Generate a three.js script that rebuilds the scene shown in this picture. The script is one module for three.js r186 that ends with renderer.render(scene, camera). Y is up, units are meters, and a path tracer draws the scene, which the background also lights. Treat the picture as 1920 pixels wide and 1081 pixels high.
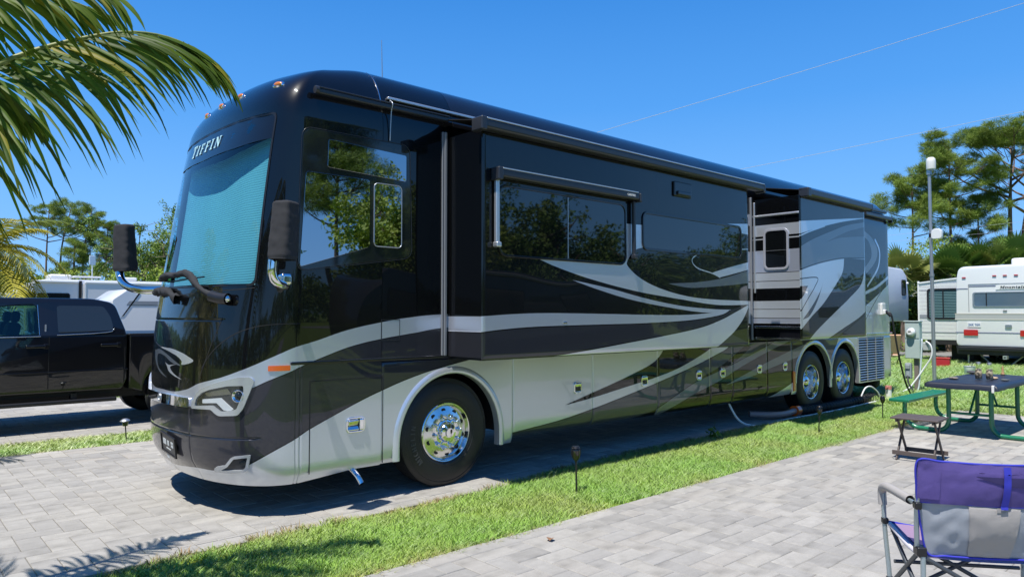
import * as THREE from 'three';
import { mergeGeometries, toCreasedNormals } from 'three/addons/utils/BufferGeometryUtils.js';
import { RoundedBoxGeometry } from 'three/addons/geometries/RoundedBoxGeometry.js';
import { TextGeometry } from 'three/addons/geometries/TextGeometry.js';
import { FontLoader } from 'three/addons/loaders/FontLoader.js';

// ---------------------------------------------------------------- camera, sky, sun, exposure
const scene = new THREE.Scene();
const camera = new THREE.PerspectiveCamera(43.93, 1024 / 576, 0.1, 2000);
camera.position.set(0, 1.7, 0);
{
  const yaw = 47.9 * Math.PI / 180, pitch = Math.atan(48 / 1340);
  camera.lookAt(Math.cos(yaw) * Math.cos(pitch), 1.7 + Math.sin(pitch), -Math.sin(yaw) * Math.cos(pitch));
}
const renderer = new THREE.WebGLRenderer({ antialias: true });
renderer.toneMapping = THREE.LinearToneMapping;
renderer.toneMappingExposure = 1.3;
renderer.shadowMap.enabled = true;

// a clear spring sky: pale at the horizon, deepening towards the zenith, the same all the way round
{
  const w = 1024, h = 512, d = new Float32Array(w * h * 4);
  const stops = [[-90, .16, .19, .17], [-3, .22, .32, .42], [0, .25, .50, .85], [8, .160, .405, .81], [16, .076, .292, .72], [25, .038, .208, .60], [45, .022, .138, .46], [90, .016, .095, .36]];
  for (let j = 0; j < h; j++) {
    const el = ((j + .5) / h - .5) * 180;
    let k = 0; while (k < stops.length - 2 && el > stops[k + 1][0]) k++;
    const a = stops[k], b = stops[k + 1]; let t = Math.min(1, Math.max(0, (el - a[0]) / (b[0] - a[0])));
    for (let i = 0; i < w; i++) { const o = (j * w + i) * 4; for (let c = 0; c < 3; c++) d[o + c] = a[c + 1] + (b[c + 1] - a[c + 1]) * t; d[o + 3] = 1; }
  }
  const sky = new THREE.DataTexture(d, w, h, THREE.RGBAFormat, THREE.FloatType);
  sky.mapping = THREE.EquirectangularReflectionMapping; sky.magFilter = THREE.LinearFilter; sky.minFilter = THREE.LinearFilter; sky.needsUpdate = true;
  scene.background = sky; scene.environment = sky;
}
const sun = new THREE.DirectionalLight(new THREE.Color().setRGB(1, .955, .88), 4.9);
sun.position.set(-.42, 1, .12).multiplyScalar(60).add(new THREE.Vector3(8, 0, -6));
sun.target.position.set(8, 0, -6);
sun.castShadow = true; sun.shadow.mapSize.set(4096, 4096); sun.shadow.radius = 1;
Object.assign(sun.shadow.camera, { left: -45, right: 45, top: 45, bottom: -45, near: 1, far: 150 });
scene.add(sun, sun.target);

// ---------------------------------------------------------------- helpers
const V = (x, y, z) => new THREE.Vector3(x, y, z);
function rng(s) { return () => { s |= 0; s = s + 0x6D2B79F5 | 0; let t = Math.imul(s ^ s >>> 15, 1 | s); t = t + Math.imul(t ^ t >>> 7, 61 | t) ^ t; return ((t ^ t >>> 14) >>> 0) / 4294967296; }; }
const lin = (r, g, b) => new THREE.Color().setRGB(r, g, b);
const taken = {};
function numbered(n) { const k = taken[n] = (taken[n] ?? -1) + 1; return k ? n + '_' + String(k).padStart(3, '0') : n; }
function shade(m) { m.castShadow = true; m.receiveShadow = true; return m; }
function tag(o, label, category, group) { o.userData.label = label; o.userData.category = category; if (group) o.userData.group = group; return o; }
function thing(name, label, category, pos = [0, 0, 0], turn = 0, group) {
  const o = new THREE.Group(); o.name = numbered(name); o.position.set(...pos); o.rotation.y = turn; scene.add(o);
  return tag(o, label, category, group);
}
function structure(name, geo, m) { const o = shade(new THREE.Mesh(geo, m)); o.name = numbered(name); o.userData.kind = 'structure'; scene.add(o); return o; }
function part(name, geo, m, parent) { const o = shade(new THREE.Mesh(geo, m)); o.name = name; parent.add(o); return o; }
function copy(src, name, label, pos, turn, group) {
  const o = src.clone(); o.name = numbered(name); o.userData = { ...src.userData }; if (label) o.userData.label = label; if (group) o.userData.group = group;
  if (pos) o.position.set(...pos); if (turn !== undefined) o.rotation.y = turn; scene.add(o); return o;
}
function prep(g) { const r = g.index ? g.toNonIndexed() : g; for (const k of Object.keys(r.attributes)) if (!['position', 'normal', 'uv'].includes(k)) r.deleteAttribute(k); if (!r.attributes.uv) r.setAttribute('uv', new THREE.BufferAttribute(new Float32Array(r.attributes.position.count * 2), 2)); r.morphAttributes = {}; return r; }
const join = list => mergeGeometries(list.map(prep), false);
function xf(g, pos, rot = [0, 0, 0], sc = [1, 1, 1]) { return g.applyMatrix4(new THREE.Matrix4().compose(V(...pos), new THREE.Quaternion().setFromEuler(new THREE.Euler(...rot)), V(...sc))); }
const box = (w, h, d, x, y, z, rot) => xf(new THREE.BoxGeometry(w, h, d), [x, y, z], rot);
const rbox = (w, h, d, x, y, z, r = .01, rot, seg = 2) => xf(new RoundedBoxGeometry(w, h, d, seg, Math.min(r, w / 2.01, h / 2.01, d / 2.01)), [x, y, z], rot);
const span = (x0, x1, y0, y1, z0, z1, r) => r ? rbox(x1 - x0, y1 - y0, z1 - z0, (x0 + x1) / 2, (y0 + y1) / 2, (z0 + z1) / 2, r) : box(x1 - x0, y1 - y0, z1 - z0, (x0 + x1) / 2, (y0 + y1) / 2, (z0 + z1) / 2);
function bar(a, b, r0, r1 = r0, seg = 8) {
  const A = V(...a), B = V(...b), d = B.clone().sub(A), l = d.length();
  const g = new THREE.CylinderGeometry(r1, r0, l, seg); g.translate(0, l / 2, 0);
  g.applyQuaternion(new THREE.Quaternion().setFromUnitVectors(V(0, 1, 0), d.normalize())); g.translate(...a); return g;
}
function tube(pts, r, n = 32, seg = 8, closed = false, tension = .5) { return new THREE.TubeGeometry(new THREE.CatmullRomCurve3(pts.map(p => V(...p)), closed, 'catmullrom', tension), n, r, seg, closed); }
const lathe = (pts, seg = 32) => new THREE.LatheGeometry(pts.map(p => new THREE.Vector2(p[0], p[1])), seg);
const cyl = (r0, r1, h, x, y, z, seg = 24, rot) => xf(new THREE.CylinderGeometry(r0, r1, h, seg), [x, y, z], rot);
function surf(nu, nv, f, skip) {             // a sheet of (nu+1) x (nv+1) points f(i, j) = [x, y, z, u, v]
  const pos = [], uv = [], idx = [];
  for (let j = 0; j <= nv; j++) for (let i = 0; i <= nu; i++) { const q = f(i, j); pos.push(q[0], q[1], q[2]); uv.push(q[3] ?? i / nu, q[4] ?? j / nv); }
  for (let j = 0; j < nv; j++) for (let i = 0; i < nu; i++) {
    if (skip && skip(i, j)) continue;
    const a = j * (nu + 1) + i, b = a + 1, c = a + nu + 1, d = c + 1; idx.push(a, b, d, a, d, c);
  }
  const g = new THREE.BufferGeometry();
  g.setAttribute('position', new THREE.Float32BufferAttribute(pos, 3)); g.setAttribute('uv', new THREE.Float32BufferAttribute(uv, 2)); g.setIndex(idx); g.computeVertexNormals(); return g;
}
function fixWinding(g) {                   // faces wound to agree with their given normals
  const p = g.attributes.position, n = g.attributes.normal, a = g.index.array;
  for (let i = 0; i < a.length; i += 3) {
    const A = V(p.getX(a[i]), p.getY(a[i]), p.getZ(a[i])), B = V(p.getX(a[i + 1]), p.getY(a[i + 1]), p.getZ(a[i + 1])), C_ = V(p.getX(a[i + 2]), p.getY(a[i + 2]), p.getZ(a[i + 2]));
    const f = B.sub(A).cross(C_.sub(A)); if (f.x * n.getX(a[i]) + f.y * n.getY(a[i]) + f.z * n.getZ(a[i]) < 0) { const t = a[i + 1]; a[i + 1] = a[i + 2]; a[i + 2] = t; }
  }
  return g;
}
function extrude(pts, depth, o = {}) {      // a closed outline in x, y pulled along z
  const s = Array.isArray(pts) ? new THREE.Shape(pts.map(p => new THREE.Vector2(p[0], p[1]))) : pts;
  if (o.holes) for (const h of o.holes) s.holes.push(new THREE.Path(h.map(p => new THREE.Vector2(p[0], p[1]))));
  return new THREE.ExtrudeGeometry(s, { depth, bevelEnabled: !!o.bevel, bevelThickness: o.bevel || 0, bevelSize: o.bevel || 0, bevelOffset: o.bevel ? -o.bevel : 0, bevelSegments: 2, curveSegments: o.curve || 12, steps: 1 });
}
function roundRect(x0, x1, y0, y1, r, n = 6) {
  const out = [];
  for (const [cx, cy, a] of [[x1 - r, y1 - r, 0], [x0 + r, y1 - r, 90], [x0 + r, y0 + r, 180], [x1 - r, y0 + r, 270]]) for (let k = 0; k <= n; k++) { const t = (a + 90 * k / n) * Math.PI / 180; out.push([cx + r * Math.cos(t), cy + r * Math.sin(t)]); }
  return out;
}
function roundPoly(pts, r, n = 5) {         // a polygon with its corners rounded
  const out = [], m = pts.length;
  for (let i = 0; i < m; i++) {
    const p = new THREE.Vector2(...pts[i]), a = new THREE.Vector2(...pts[(i + m - 1) % m]).sub(p), b = new THREE.Vector2(...pts[(i + 1) % m]).sub(p);
    const ra = Math.min(r, a.length() * .45), rb = Math.min(r, b.length() * .45), A = p.clone().add(a.setLength(ra)), B = p.clone().add(b.setLength(rb));
    for (let k = 0; k <= n; k++) { const t = k / n, u = 1 - t; out.push([u * u * A.x + 2 * u * t * p.x + t * t * B.x, u * u * A.y + 2 * u * t * p.y + t * t * B.y]); }
  }
  return out;
}
// value noise, for grain and for the small waves of sheet metal
function hash(x, y) { let h = Math.imul(x, 374761393) + Math.imul(y, 668265263) | 0; h = Math.imul(h ^ h >>> 13, 1274126177); return ((h ^ h >>> 16) >>> 0) / 4294967296; }
function vnoise(x, y, wrap) { const xi = Math.floor(x), yi = Math.floor(y), f = x - xi, g = y - yi, m = n => wrap ? ((n % wrap) + wrap) % wrap : n, s = f * f * (3 - 2 * f), t = g * g * (3 - 2 * g); const a = hash(m(xi), m(yi)), b = hash(m(xi + 1), m(yi)), c = hash(m(xi), m(yi + 1)), d = hash(m(xi + 1), m(yi + 1)); return a + (b - a) * s + (c - a) * t + (a - b - c + d) * s * t; }
function waveNormals(g, amp, freq) {        // hand-laid gelcoat is never quite flat
  const p = g.attributes.position, n = g.attributes.normal;
  for (let i = 0; i < p.count; i++) {
    const u = p.getX(i) * freq, v = p.getY(i) * freq, w = p.getZ(i) * freq;
    const q = V(n.getX(i) + amp * (vnoise(u + 7, v + w) - .5), n.getY(i) + amp * (vnoise(u + 31, v * 1.3 + w + 5) - .5), n.getZ(i) + amp * (vnoise(u + 57, v + w + 11) - .5)).normalize(); n.setXYZ(i, q.x, q.y, q.z);
  }
  return g;
}
function noiseTex(size, f, srgb = true, rep = 1) {    // f(i, j) -> [r, g, b] 0..255
  const d = new Uint8Array(size * size * 4);
  for (let j = 0; j < size; j++) for (let i = 0; i < size; i++) { const q = f(i, j), o = (j * size + i) * 4; d[o] = Math.max(0, Math.min(255, q[0])); d[o + 1] = Math.max(0, Math.min(255, q[1])); d[o + 2] = Math.max(0, Math.min(255, q[2])); d[o + 3] = 255; }
  const t = new THREE.DataTexture(d, size, size); t.wrapS = t.wrapT = THREE.RepeatWrapping; t.magFilter = THREE.LinearFilter; t.minFilter = THREE.LinearMipmapLinearFilter; t.generateMipmaps = true;
  if (srgb) t.colorSpace = THREE.SRGBColorSpace; t.repeat.set(rep, rep); t.needsUpdate = true; return t;
}
function fbm(i, j, size, base, oct = 4) { let s = 0, a = .5, f = base; for (let o = 0; o < oct; o++) { s += a * vnoise(i / size * f, j / size * f, f); a *= .5; f *= 2; } return s; }
const std = (c, rough = .6, o = {}) => new THREE.MeshStandardMaterial({ color: c, roughness: rough, ...o });
const phys = (c, rough = .5, o = {}) => new THREE.MeshPhysicalMaterial({ color: c, roughness: rough, side: THREE.DoubleSide, ...o });
const M = {
  chrome: std(lin(.82, .83, .85), .06, { metalness: 1 }),
  alloy: std(lin(.72, .73, .75), .16, { metalness: 1 }),
  steel: std(lin(.42, .44, .46), .42, { metalness: .85 }),
  aluminium: std(lin(.62, .63, .65), .38, { metalness: .8 }),
  gloss_black: phys(lin(.006, .0065, .009), .35, { clearcoat: 1, clearcoatRoughness: .02, specularIntensity: .2 }),
  satin_black: std(lin(.012, .012, .014), .38),
  matt_black: std(lin(.010, .010, .011), .75),
  trim_grey: std(lin(.026, .028, .034), .3),
  rubber: std(lin(.009, .009, .0095), .5),
  cover_cloth: std(lin(.024, .025, .029), .9),
  amber: phys(lin(.75, .22, .01), .18, { clearcoat: 1, transmission: .15, thickness: 0 }),
  orange: phys(lin(.72, .12, .012), .25, { clearcoat: 1 }),
  red: phys(lin(.45, .012, .014), .22, { clearcoat: 1 }),
  mirror_glass: std(lin(.36, .385, .42), .012, { metalness: 1 }),
  tint_glass: phys(lin(.004, .005, .006), .02, { ior: 1.78 }),
  dark_glass: phys(lin(.012, .016, .018), .04, { ior: 1.6 }),
  pane: phys(lin(.42, .80, .88), .0, { transmission: 1, thickness: 0, ior: 1.5 }),
  clear: phys(lin(.95, .97, .97), .0, { transmission: 1, thickness: 0, ior: 1.5 }),
  white: std(lin(.78, .78, .77), .32),
  white_gloss: phys(lin(.76, .76, .75), .3, { clearcoat: .6, clearcoatRoughness: .1 }),
  plastic_white: std(lin(.74, .73, .70), .45),
};
// ---------------------------------------------------------------- ground, pads of herringbone pavers, turf
const turfTex = noiseTex(512, (i, j) => { const n = fbm(i, j, 512, 8, 5), m = fbm(i + 91, j + 37, 512, 32, 3), s = hash(i * 3 + 1, j * 7 + 2); return [92 + 70 * n + 40 * (m - .4) + 24 * s, 108 + 70 * n + 18 * s, 36 + 30 * n + 10 * s]; });
const turfMat = std(lin(.52, .62, .32), .95, { map: turfTex });
{
  const g = new THREE.PlaneGeometry(900, 900, 1, 1); g.rotateX(-Math.PI / 2); g.translate(60, -.03, -60);
  const uv = g.attributes.uv; for (let i = 0; i < uv.count; i++) uv.setXY(i, uv.getX(i) * 450, uv.getY(i) * 450);
  structure('ground', g, turfMat);
}
const PW = .163, camR = V(.742, 0, .670), camF = V(.670, 0, -.742);
function seen(x, z, m = 30) {                 // where a ground point falls in the photograph, and how far off it is
  const f = x * camF.x + z * camF.z, r = x * camR.x + z * camR.z; if (f < .6) return null;
  const px = 960 + 1340 * r / f, py = 588 + 1340 * 1.7 / f; return px > -m && px < 1920 + m && py < 1081 + m ? f : null;
}
const paverTexes = [0, 1, 2].map(k => noiseTex(256, (i, j) => { const n = fbm(i, j + 40 * k, 256, 4, 5), s = hash(i + 911 * k, j * 3 + 5), st = vnoise(i / 256 * 3 + k, j / 256 * 42, 0), pit = s > .985 ? -46 : 0; const b = 188 + 46 * (n - .47) + 16 * (s - .5) + 7 * (st - .5) + pit; return [b + 2, b, b - 5]; }));
const paverTones = [[.47, .462, .45], [.53, .52, .50], [.42, .415, .41], [.58, .57, .55], [.50, .48, .455], [.39, .385, .38], [.54, .525, .495], [.46, .455, .45]];
const paverMats = paverTones.map((c, k) => std(lin(...c.map((v, i) => (.485 + (v - .485) * .5) * 1.27 * [1.0, .988, .965][i])), .88, { map: paverTexes[k % 3], bumpMap: paverTexes[k % 3], bumpScale: .002 }));
function paverShape(w, d, ou, ov) {           // 24 triangles: chamfered top, sides; top at y = 0
  const c = .005, gap = .0025, x1 = w / 2 - gap, z1 = d / 2 - gap, x2 = x1 - c, z2 = z1 - c, rings = [[x1, -.05, z1], [x1, -c, z1], [x2, 0, z2]];
  const pos = [], uv = [], idx = [];
  const quad = (a, b, e, f) => { const o = pos.length / 3; for (const q of [a, b, e, f]) { pos.push(...q); uv.push(ou + q[0] * 2.1, ov + q[2] * 2.1); } idx.push(o, o + 1, o + 2, o, o + 2, o + 3); };
  const cn = ([x, y, z]) => [[-x, y, z], [x, y, z], [x, y, -z], [-x, y, -z]];
  for (let r = 0; r < 2; r++) { const A = cn(rings[r]), B = cn(rings[r + 1]); for (let k = 0; k < 4; k++) quad(A[k], A[(k + 1) % 4], B[(k + 1) % 4], B[k]); }
  quad(...cn(rings[2]));
  const g = new THREE.BufferGeometry(); g.setAttribute('position', new THREE.Float32BufferAttribute(pos, 3)); g.setAttribute('uv', new THREE.Float32BufferAttribute(uv, 2)); g.setIndex(idx); g.computeVertexNormals(); return g;
}
const paverGeo = { H: [], V: [] };
for (let k = 0; k < 4; k++) { paverGeo.H.push(paverShape(2 * PW, PW, k * .31, k * .17)); paverGeo.V.push(paverShape(PW, 2 * PW, k * .23 + .1, k * .37)); }
const sandMat = std(lin(.34, .325, .295), .98, { map: paverTexes[0] });
function pad(name, label, x0, x1, z0, z1, y, seed, most, vary = 0) {
  const R = rng(seed), g = new THREE.PlaneGeometry(x1 - x0, z1 - z0); g.rotateX(-Math.PI / 2); g.translate((x0 + x1) / 2, y - .0055, (z0 + z1) / 2);
  const root = structure(name, g, sandMat); root.userData.label = label;
  const list = [], bx0 = x0, bx1 = x1, bz0 = z0 + PW, bz1 = z1 - PW;
  for (let x = x0; x < x1 - .05; x += 2 * PW) for (const z of [z0 + PW / 2, z1 - PW / 2]) list.push(['H', x + PW, z, 1, 1]);
  const add = (o, cx, cz) => {
    const hw = o === 'H' ? PW : PW / 2, hd = o === 'H' ? PW / 2 : PW, a = Math.max(cx - hw, bx0), b = Math.min(cx + hw, bx1), c = Math.max(cz - hd, bz0), d = Math.min(cz + hd, bz1);
    if (b - a < .03 || d - c < .03) return; list.push([o, (a + b) / 2, (c + d) / 2, (b - a) / (2 * hw), (d - c) / (2 * hd)]);
  };
  const N = Math.ceil((x1 - x0 + z1 - z0) / PW) + 6;
  for (let m = -N; m < N; m++) for (let n = -N; n < N; n++) {
    const bx = x0 + m * PW + n * 2 * PW, bz = z0 + m * PW - n * 2 * PW; if (bx < x0 - 1 || bx > x1 + 1 || bz < z0 - 1 || bz > z1 + 1) continue;
    add('V', bx + PW / 2, bz + PW); add('H', bx + 2 * PW, bz + PW / 2);
  }
  for (const q of list) q.push(seen(q[1], q[2]) ?? 999);
  list.sort((a, b) => a[5] - b[5]);
  const rest = { H: [], V: [] };
  list.forEach((q, i) => {
    const k = Math.floor(R() * 4), t = Math.floor(vary ? R() * 7.99 : R() * R() * 7.99), dy = (R() - .5) * .003, tilt = (R() - .5) * .008, turn = (R() - .5) * .012;
    if (i < most && q[5] < 900) {
      const m = part('paver', paverGeo[q[0]][k], paverMats[t], root); m.position.set(q[1], y + dy, q[2]); m.scale.set(q[3], 1, q[4]); m.rotation.set(tilt, turn, (R() - .5) * .008);
    } else rest[q[0]].push([q, dy, tilt, turn, t]);
  });
  for (const o of ['H', 'V']) {
    const im = new THREE.InstancedMesh(paverGeo[o][1], paverMats[0], rest[o].length); im.name = 'paver_field'; im.userData.kind = 'stuff'; shade(im);
    const mt = new THREE.Matrix4(), base = paverTones[0];
    rest[o].forEach(([q, dy, tilt, turn, t], i) => {
      mt.compose(V(q[1], y + dy, q[2]), new THREE.Quaternion().setFromEuler(new THREE.Euler(tilt, turn, 0)), V(q[3], 1, q[4])); im.setMatrixAt(i, mt);
      im.setColorAt(i, lin(...paverTones[t].map((v, c) => v / base[c])));
    });
    root.add(im);
  }
  return root;
}
pad('coach_pad', 'herringbone paver pad under the black motorhome', -5, 14.6, -10.45, -5.36, 0, 11, 300);
pad('patio', 'grey herringbone paver patio in the right foreground', -3, 14.4, -4.14, 1.0, 0, 23, 300, 1);
pad('truck_pad', 'herringbone paver pad under the black pickup truck', -7, 9, -16.3, -11.36, 0, 37, 220);
// further off: the park road and two more pads, of smooth concrete
const concrete = std(lin(.40, .395, .38), .9, { map: paverTexes[1] });
function slab(name, label, x0, x1, z0, z1, y = -.012) { const g = new THREE.PlaneGeometry(x1 - x0, z1 - z0); g.rotateX(-Math.PI / 2); const uv = g.attributes.uv; for (let i = 0; i < 4; i++) uv.setXY(i, uv.getX(i) * (x1 - x0) / 2, uv.getY(i) * (z1 - z0) / 2); g.translate((x0 + x1) / 2, y, (z0 + z1) / 2); const o = structure(name, g, concrete); o.userData.label = label; return o; }
slab('road', 'pale road crossing behind the parked trailers', 31, 37, -90, 60, -.010);
slab('far_pad', 'concrete pad between the left trailers', -4, 24, -24.5, -18.5);
slab('far_pad', 'concrete pad under the left motorhome beyond the pickup', 2, 16, -36, -28);
slab('far_pad', 'concrete pad beside the white fifth wheel', 20.5, 30.5, -4.6, 4);

// turf: short blades in clumps
const bladeGeo = (n, seed, len) => {
  const R = rng(seed), pos = [], idx = [], nor = [];
  for (let k = 0; k < n; k++) {
    const a = R() * 6.283, rr = Math.sqrt(R()) * .045, x = Math.cos(a) * rr, z = Math.sin(a) * rr, h = len * (.55 + .6 * R()), w = .0022 + .0018 * R(), t = R() * 6.283, lean = h * (.3 + .8 * R()), l = R() * 6.283;
    const dx = Math.cos(t) * w, dz = Math.sin(t) * w, mx = x + Math.cos(l) * lean * .35, mz = z + Math.sin(l) * lean * .35, o = pos.length / 3;
    pos.push(x - dx, 0, z - dz, x + dx, 0, z + dz, mx - dx * .8, h * .62, mz - dz * .8, mx + dx * .8, h * .62, mz + dz * .8, x + Math.cos(l) * lean, h, z + Math.sin(l) * lean);
    for (let q = 0; q < 5; q++) nor.push(Math.cos(l) * -.3, .95, Math.sin(l) * -.3);
    idx.push(o, o + 1, o + 3, o, o + 3, o + 2, o + 2, o + 3, o + 4);
  }
  const g = new THREE.BufferGeometry(); g.setAttribute('position', new THREE.Float32BufferAttribute(pos, 3)); g.setAttribute('normal', new THREE.Float32BufferAttribute(nor, 3)); g.setAttribute('uv', new THREE.Float32BufferAttribute(new Float32Array(pos.length / 3 * 2), 2)); g.setIndex(idx); return fixWinding(g);
};
const bladeMat = phys(lin(.28, .45, .05), .7, { transmission: .4, thickness: 0 });
function turf(name, label, x0, x1, z0, z1, per, seed, len, wide = 1, edge = .05, verge = null) {
  const R = rng(seed), n = Math.round((x1 - x0) * (z1 - z0) * per), spots = [];
  for (let i = 0; i < n; i++) {
    let x = x0 + (x1 - x0) * R(), z = z0 + (z1 - z0) * R(); if (verge && z < verge(x) + .05 * (vnoise(x * 6, 2.2) - .5)) continue; const wob = edge * (vnoise(x * 2.3, 3.7) + .5 * vnoise(x * 9, 8.1) - .75) * 1.6;
    if (z < z0 + Math.max(0, wob) || z > z1 - Math.max(0, edge * (vnoise(x * 2.9, 13.7) - .5) * 2)) continue;
    const bare = vnoise(x * 3.1, z * 3.1); if (bare > .82 && R() > .35) continue; if (!seen(x, z, 90)) continue; spots.push([x, z]);
  }
  const im = new THREE.InstancedMesh(bladeGeo(16, seed, len), bladeMat, spots.length), mt = new THREE.Matrix4();
  im.name = numbered(name); shade(im);
  spots.forEach(([x, z], i) => {
    const s = (.75 + .6 * R()) * wide, e = Math.min(1, (Math.min(z - z0, z1 - z) + .02) / .1); mt.compose(V(x, verge && z < -5.36 ? -.012 : -.032, z), new THREE.Quaternion().setFromEuler(new THREE.Euler(0, R() * 6.283, 0)), V(s, s * (.75 + .35 * R()) * (.65 + .35 * e), s)); im.setMatrixAt(i, mt);
    const dry = Math.pow(vnoise(x * 1.7 + 5, z * 1.7), 2) * .7 + .35 * R() * R(), v = .76 + .45 * R(), far = Math.min(z1 - z, z - (verge ? verge(x) : z0)), br = Math.max(0, 1 - far / (.05 + .10 * vnoise(x * 4, 6.6))) * (R() < .7 ? 1 : .3), g = v * (1 - .05 * dry); im.setColorAt(i, lin(v * (.85 + .5 * dry) + br * .25, g - br * .42 * g, v * (.8 + .8 * dry) + br * 1.1));
  });
  im.userData.kind = 'stuff'; im.userData.label = label; im.userData.category = 'grass'; scene.add(im);
}
turf('grass', 'strip of bright green grass between the motorhome pad and the patio', 0.6, 15.2, -5.64, -4.1, 950, 5, .05, 1.05, .10, x => { const X = [.6, 1.5, 2.6, 3.6, 4.4, 5.3, 7.2, 9.5, 12, 15], Z = [-5.20, -5.34, -5.40, -5.34, -5.36, -5.46, -5.58, -5.58, -5.46, -5.6]; let i = 1; while (i < 9 && x > X[i]) i++; return Z[i - 1] + (Z[i] - Z[i - 1]) * (x - X[i - 1]) / (X[i] - X[i - 1]); });
turf('grass', 'narrow grass strip between the motorhome pad and the pickup truck', 0, 6, -11.42, -10.4, 700, 6, .055, 1.1, .06);
turf('grass', 'green lawn behind the picnic table and the power pedestal', 14.4, 31, -12, 3, 150, 7, .06, 2.0, .02);
turf('grass', 'grass beyond the pickup truck', 2, 10, -18.5, -16.25, 160, 8, .06, 1.7, .02);
// ---------------------------------------------------------------- painted graphics, drawn in metres on the panel they belong to
const PAINT = { black: '#08090b', charcoal: '#34353d', silver: '#c9cfde', light: '#d0d5dc', grey: '#6f757c', smoke: '#4c5056', line: '#0c0c10' };  // silver is tinted blue, standing in for sky mirrored in the stripes
const GLOSS = { black: [.35, 0], charcoal: [.35, .45], silver: [.28, .68], light: [.28, .62], grey: [.38, .6], smoke: [.4, .5], line: [.35, 0] };   // roughness, metalness
const curve = (pts, n = 10) => { if (pts.length < 3) return pts; const c = new THREE.SplineCurve(pts.map(p => new THREE.Vector2(...p))); return c.getPoints(n * (pts.length - 1)).map(p => [p.x, p.y]); };
function painted(x0, x1, y0, y1, ppm, draw, extra = {}) {
  const sheets = [0, 1].map(mr => {
    const k = mr ? ppm / 2 : ppm, c = document.createElement('canvas'); c.width = Math.round((x1 - x0) * k); c.height = Math.round((y1 - y0) * k);
    const x = c.getContext('2d'), tx = p => [(p[0] - x0) * k, (y1 - p[1]) * k];
    const col = n => mr ? `rgb(0,${Math.round(GLOSS[n][0] * 255)},${Math.round(GLOSS[n][1] * 255)})` : PAINT[n];
    const api = {
      ctx: x, mr, k, tx, all(n) { x.fillStyle = col(n); x.fillRect(0, 0, c.width, c.height); },
      fill(n, ...runs) { x.fillStyle = col(n); x.beginPath(); runs.flat().forEach((p, i) => { const q = tx(p); i ? x.lineTo(...q) : x.moveTo(...q); }); x.closePath(); x.fill(); },
      line(n, pts, w) { x.strokeStyle = col(n); x.lineWidth = w * k; x.lineJoin = 'round'; x.lineCap = 'round'; x.beginPath(); curve(pts).forEach((p, i) => { const q = tx(p); i ? x.lineTo(...q) : x.moveTo(...q); }); x.stroke(); },
    };
    draw(api);
    const t = new THREE.CanvasTexture(c); if (!mr) t.colorSpace = THREE.SRGBColorSpace; t.anisotropy = 8; t.wrapS = t.wrapT = THREE.ClampToEdgeWrapping; return t;
  });
  const m = new THREE.MeshPhysicalMaterial({ color: 0xffffff, map: sheets[0], roughness: 1, metalness: 1, roughnessMap: sheets[1], metalnessMap: sheets[1], clearcoat: 1, clearcoatRoughness: .015, specularIntensity: .2, side: THREE.DoubleSide, ...extra });
  m.userData.uv = (x, y) => [(x - x0) / (x1 - x0), (y - y0) / (y1 - y0)]; return m;
}
const rev = a => a.slice().reverse();
// the nose and the cockpit side: u = distance round the nose (negative) or along the side from x = 2.75, v = height
const NOSE = 3.2306;                                   // way round the nose
const stripeTopP = [[-1.62, 1.02], [-1.34, 1.02], [-1.1, 1.055], [-.94, 1.11], [-.77, 1.15], [-.65, 1.18], [-.49, 1.235], [-.38, 1.28], [-.27, 1.33], [-.16, 1.38], [-.05, 1.425], [.14, 1.475], [.43, 1.56], [.77, 1.625], [1.05, 1.665], [1.49, 1.70], [2.5, 1.72]];
const stripeBotP = [[-1.62, .9], [-1.0, .9], [-.6, .98], [-.38, 1.09], [-.24, 1.155], [-.09, 1.215], [.0, 1.255], [.24, 1.34], [.49, 1.415], [.79, 1.47], [1.17, 1.52], [1.49, 1.56], [2.5, 1.62]];
const lowTopP = [[-1.62, .335], [-1.48, .345], [-1.06, .385], [-.79, .39], [-.55, .42], [-.42, .465], [-.21, .575], [-.05, .655], [.07, .72], [.32, .825], [.57, .925], [.8, 1.005], [1.06, 1.085], [1.40, 1.165], [1.98, 1.262], [2.5, 1.30]];
const logo = [[[-1.78, 1.395], [-1.45, 1.392], [-1.22, 1.362], [-1.11, 1.335], [-1.02, 1.30], [-1.1, 1.272], [-1.21, 1.26], [-1.215, 1.29], [-1.31, 1.33], [-1.51, 1.365]], [[-1.59, 1.265], [-1.48, 1.245], [-1.3, 1.26], [-1.44, 1.235], [-1.42, 1.2], [-1.31, 1.16], [-1.19, 1.13], [-1.35, 1.155], [-1.48, 1.19], [-1.53, 1.23]], [[-1.98, 1.36], [-1.80, 1.375], [-1.61, 1.35], [-1.44, 1.31], [-1.23, 1.25], [-1.42, 1.27], [-1.62, 1.32], [-1.80, 1.335], [-1.86, 1.30], [-1.80, 1.22], [-1.66, 1.17], [-1.52, 1.13], [-1.74, 1.17], [-1.92, 1.26]]];
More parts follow.
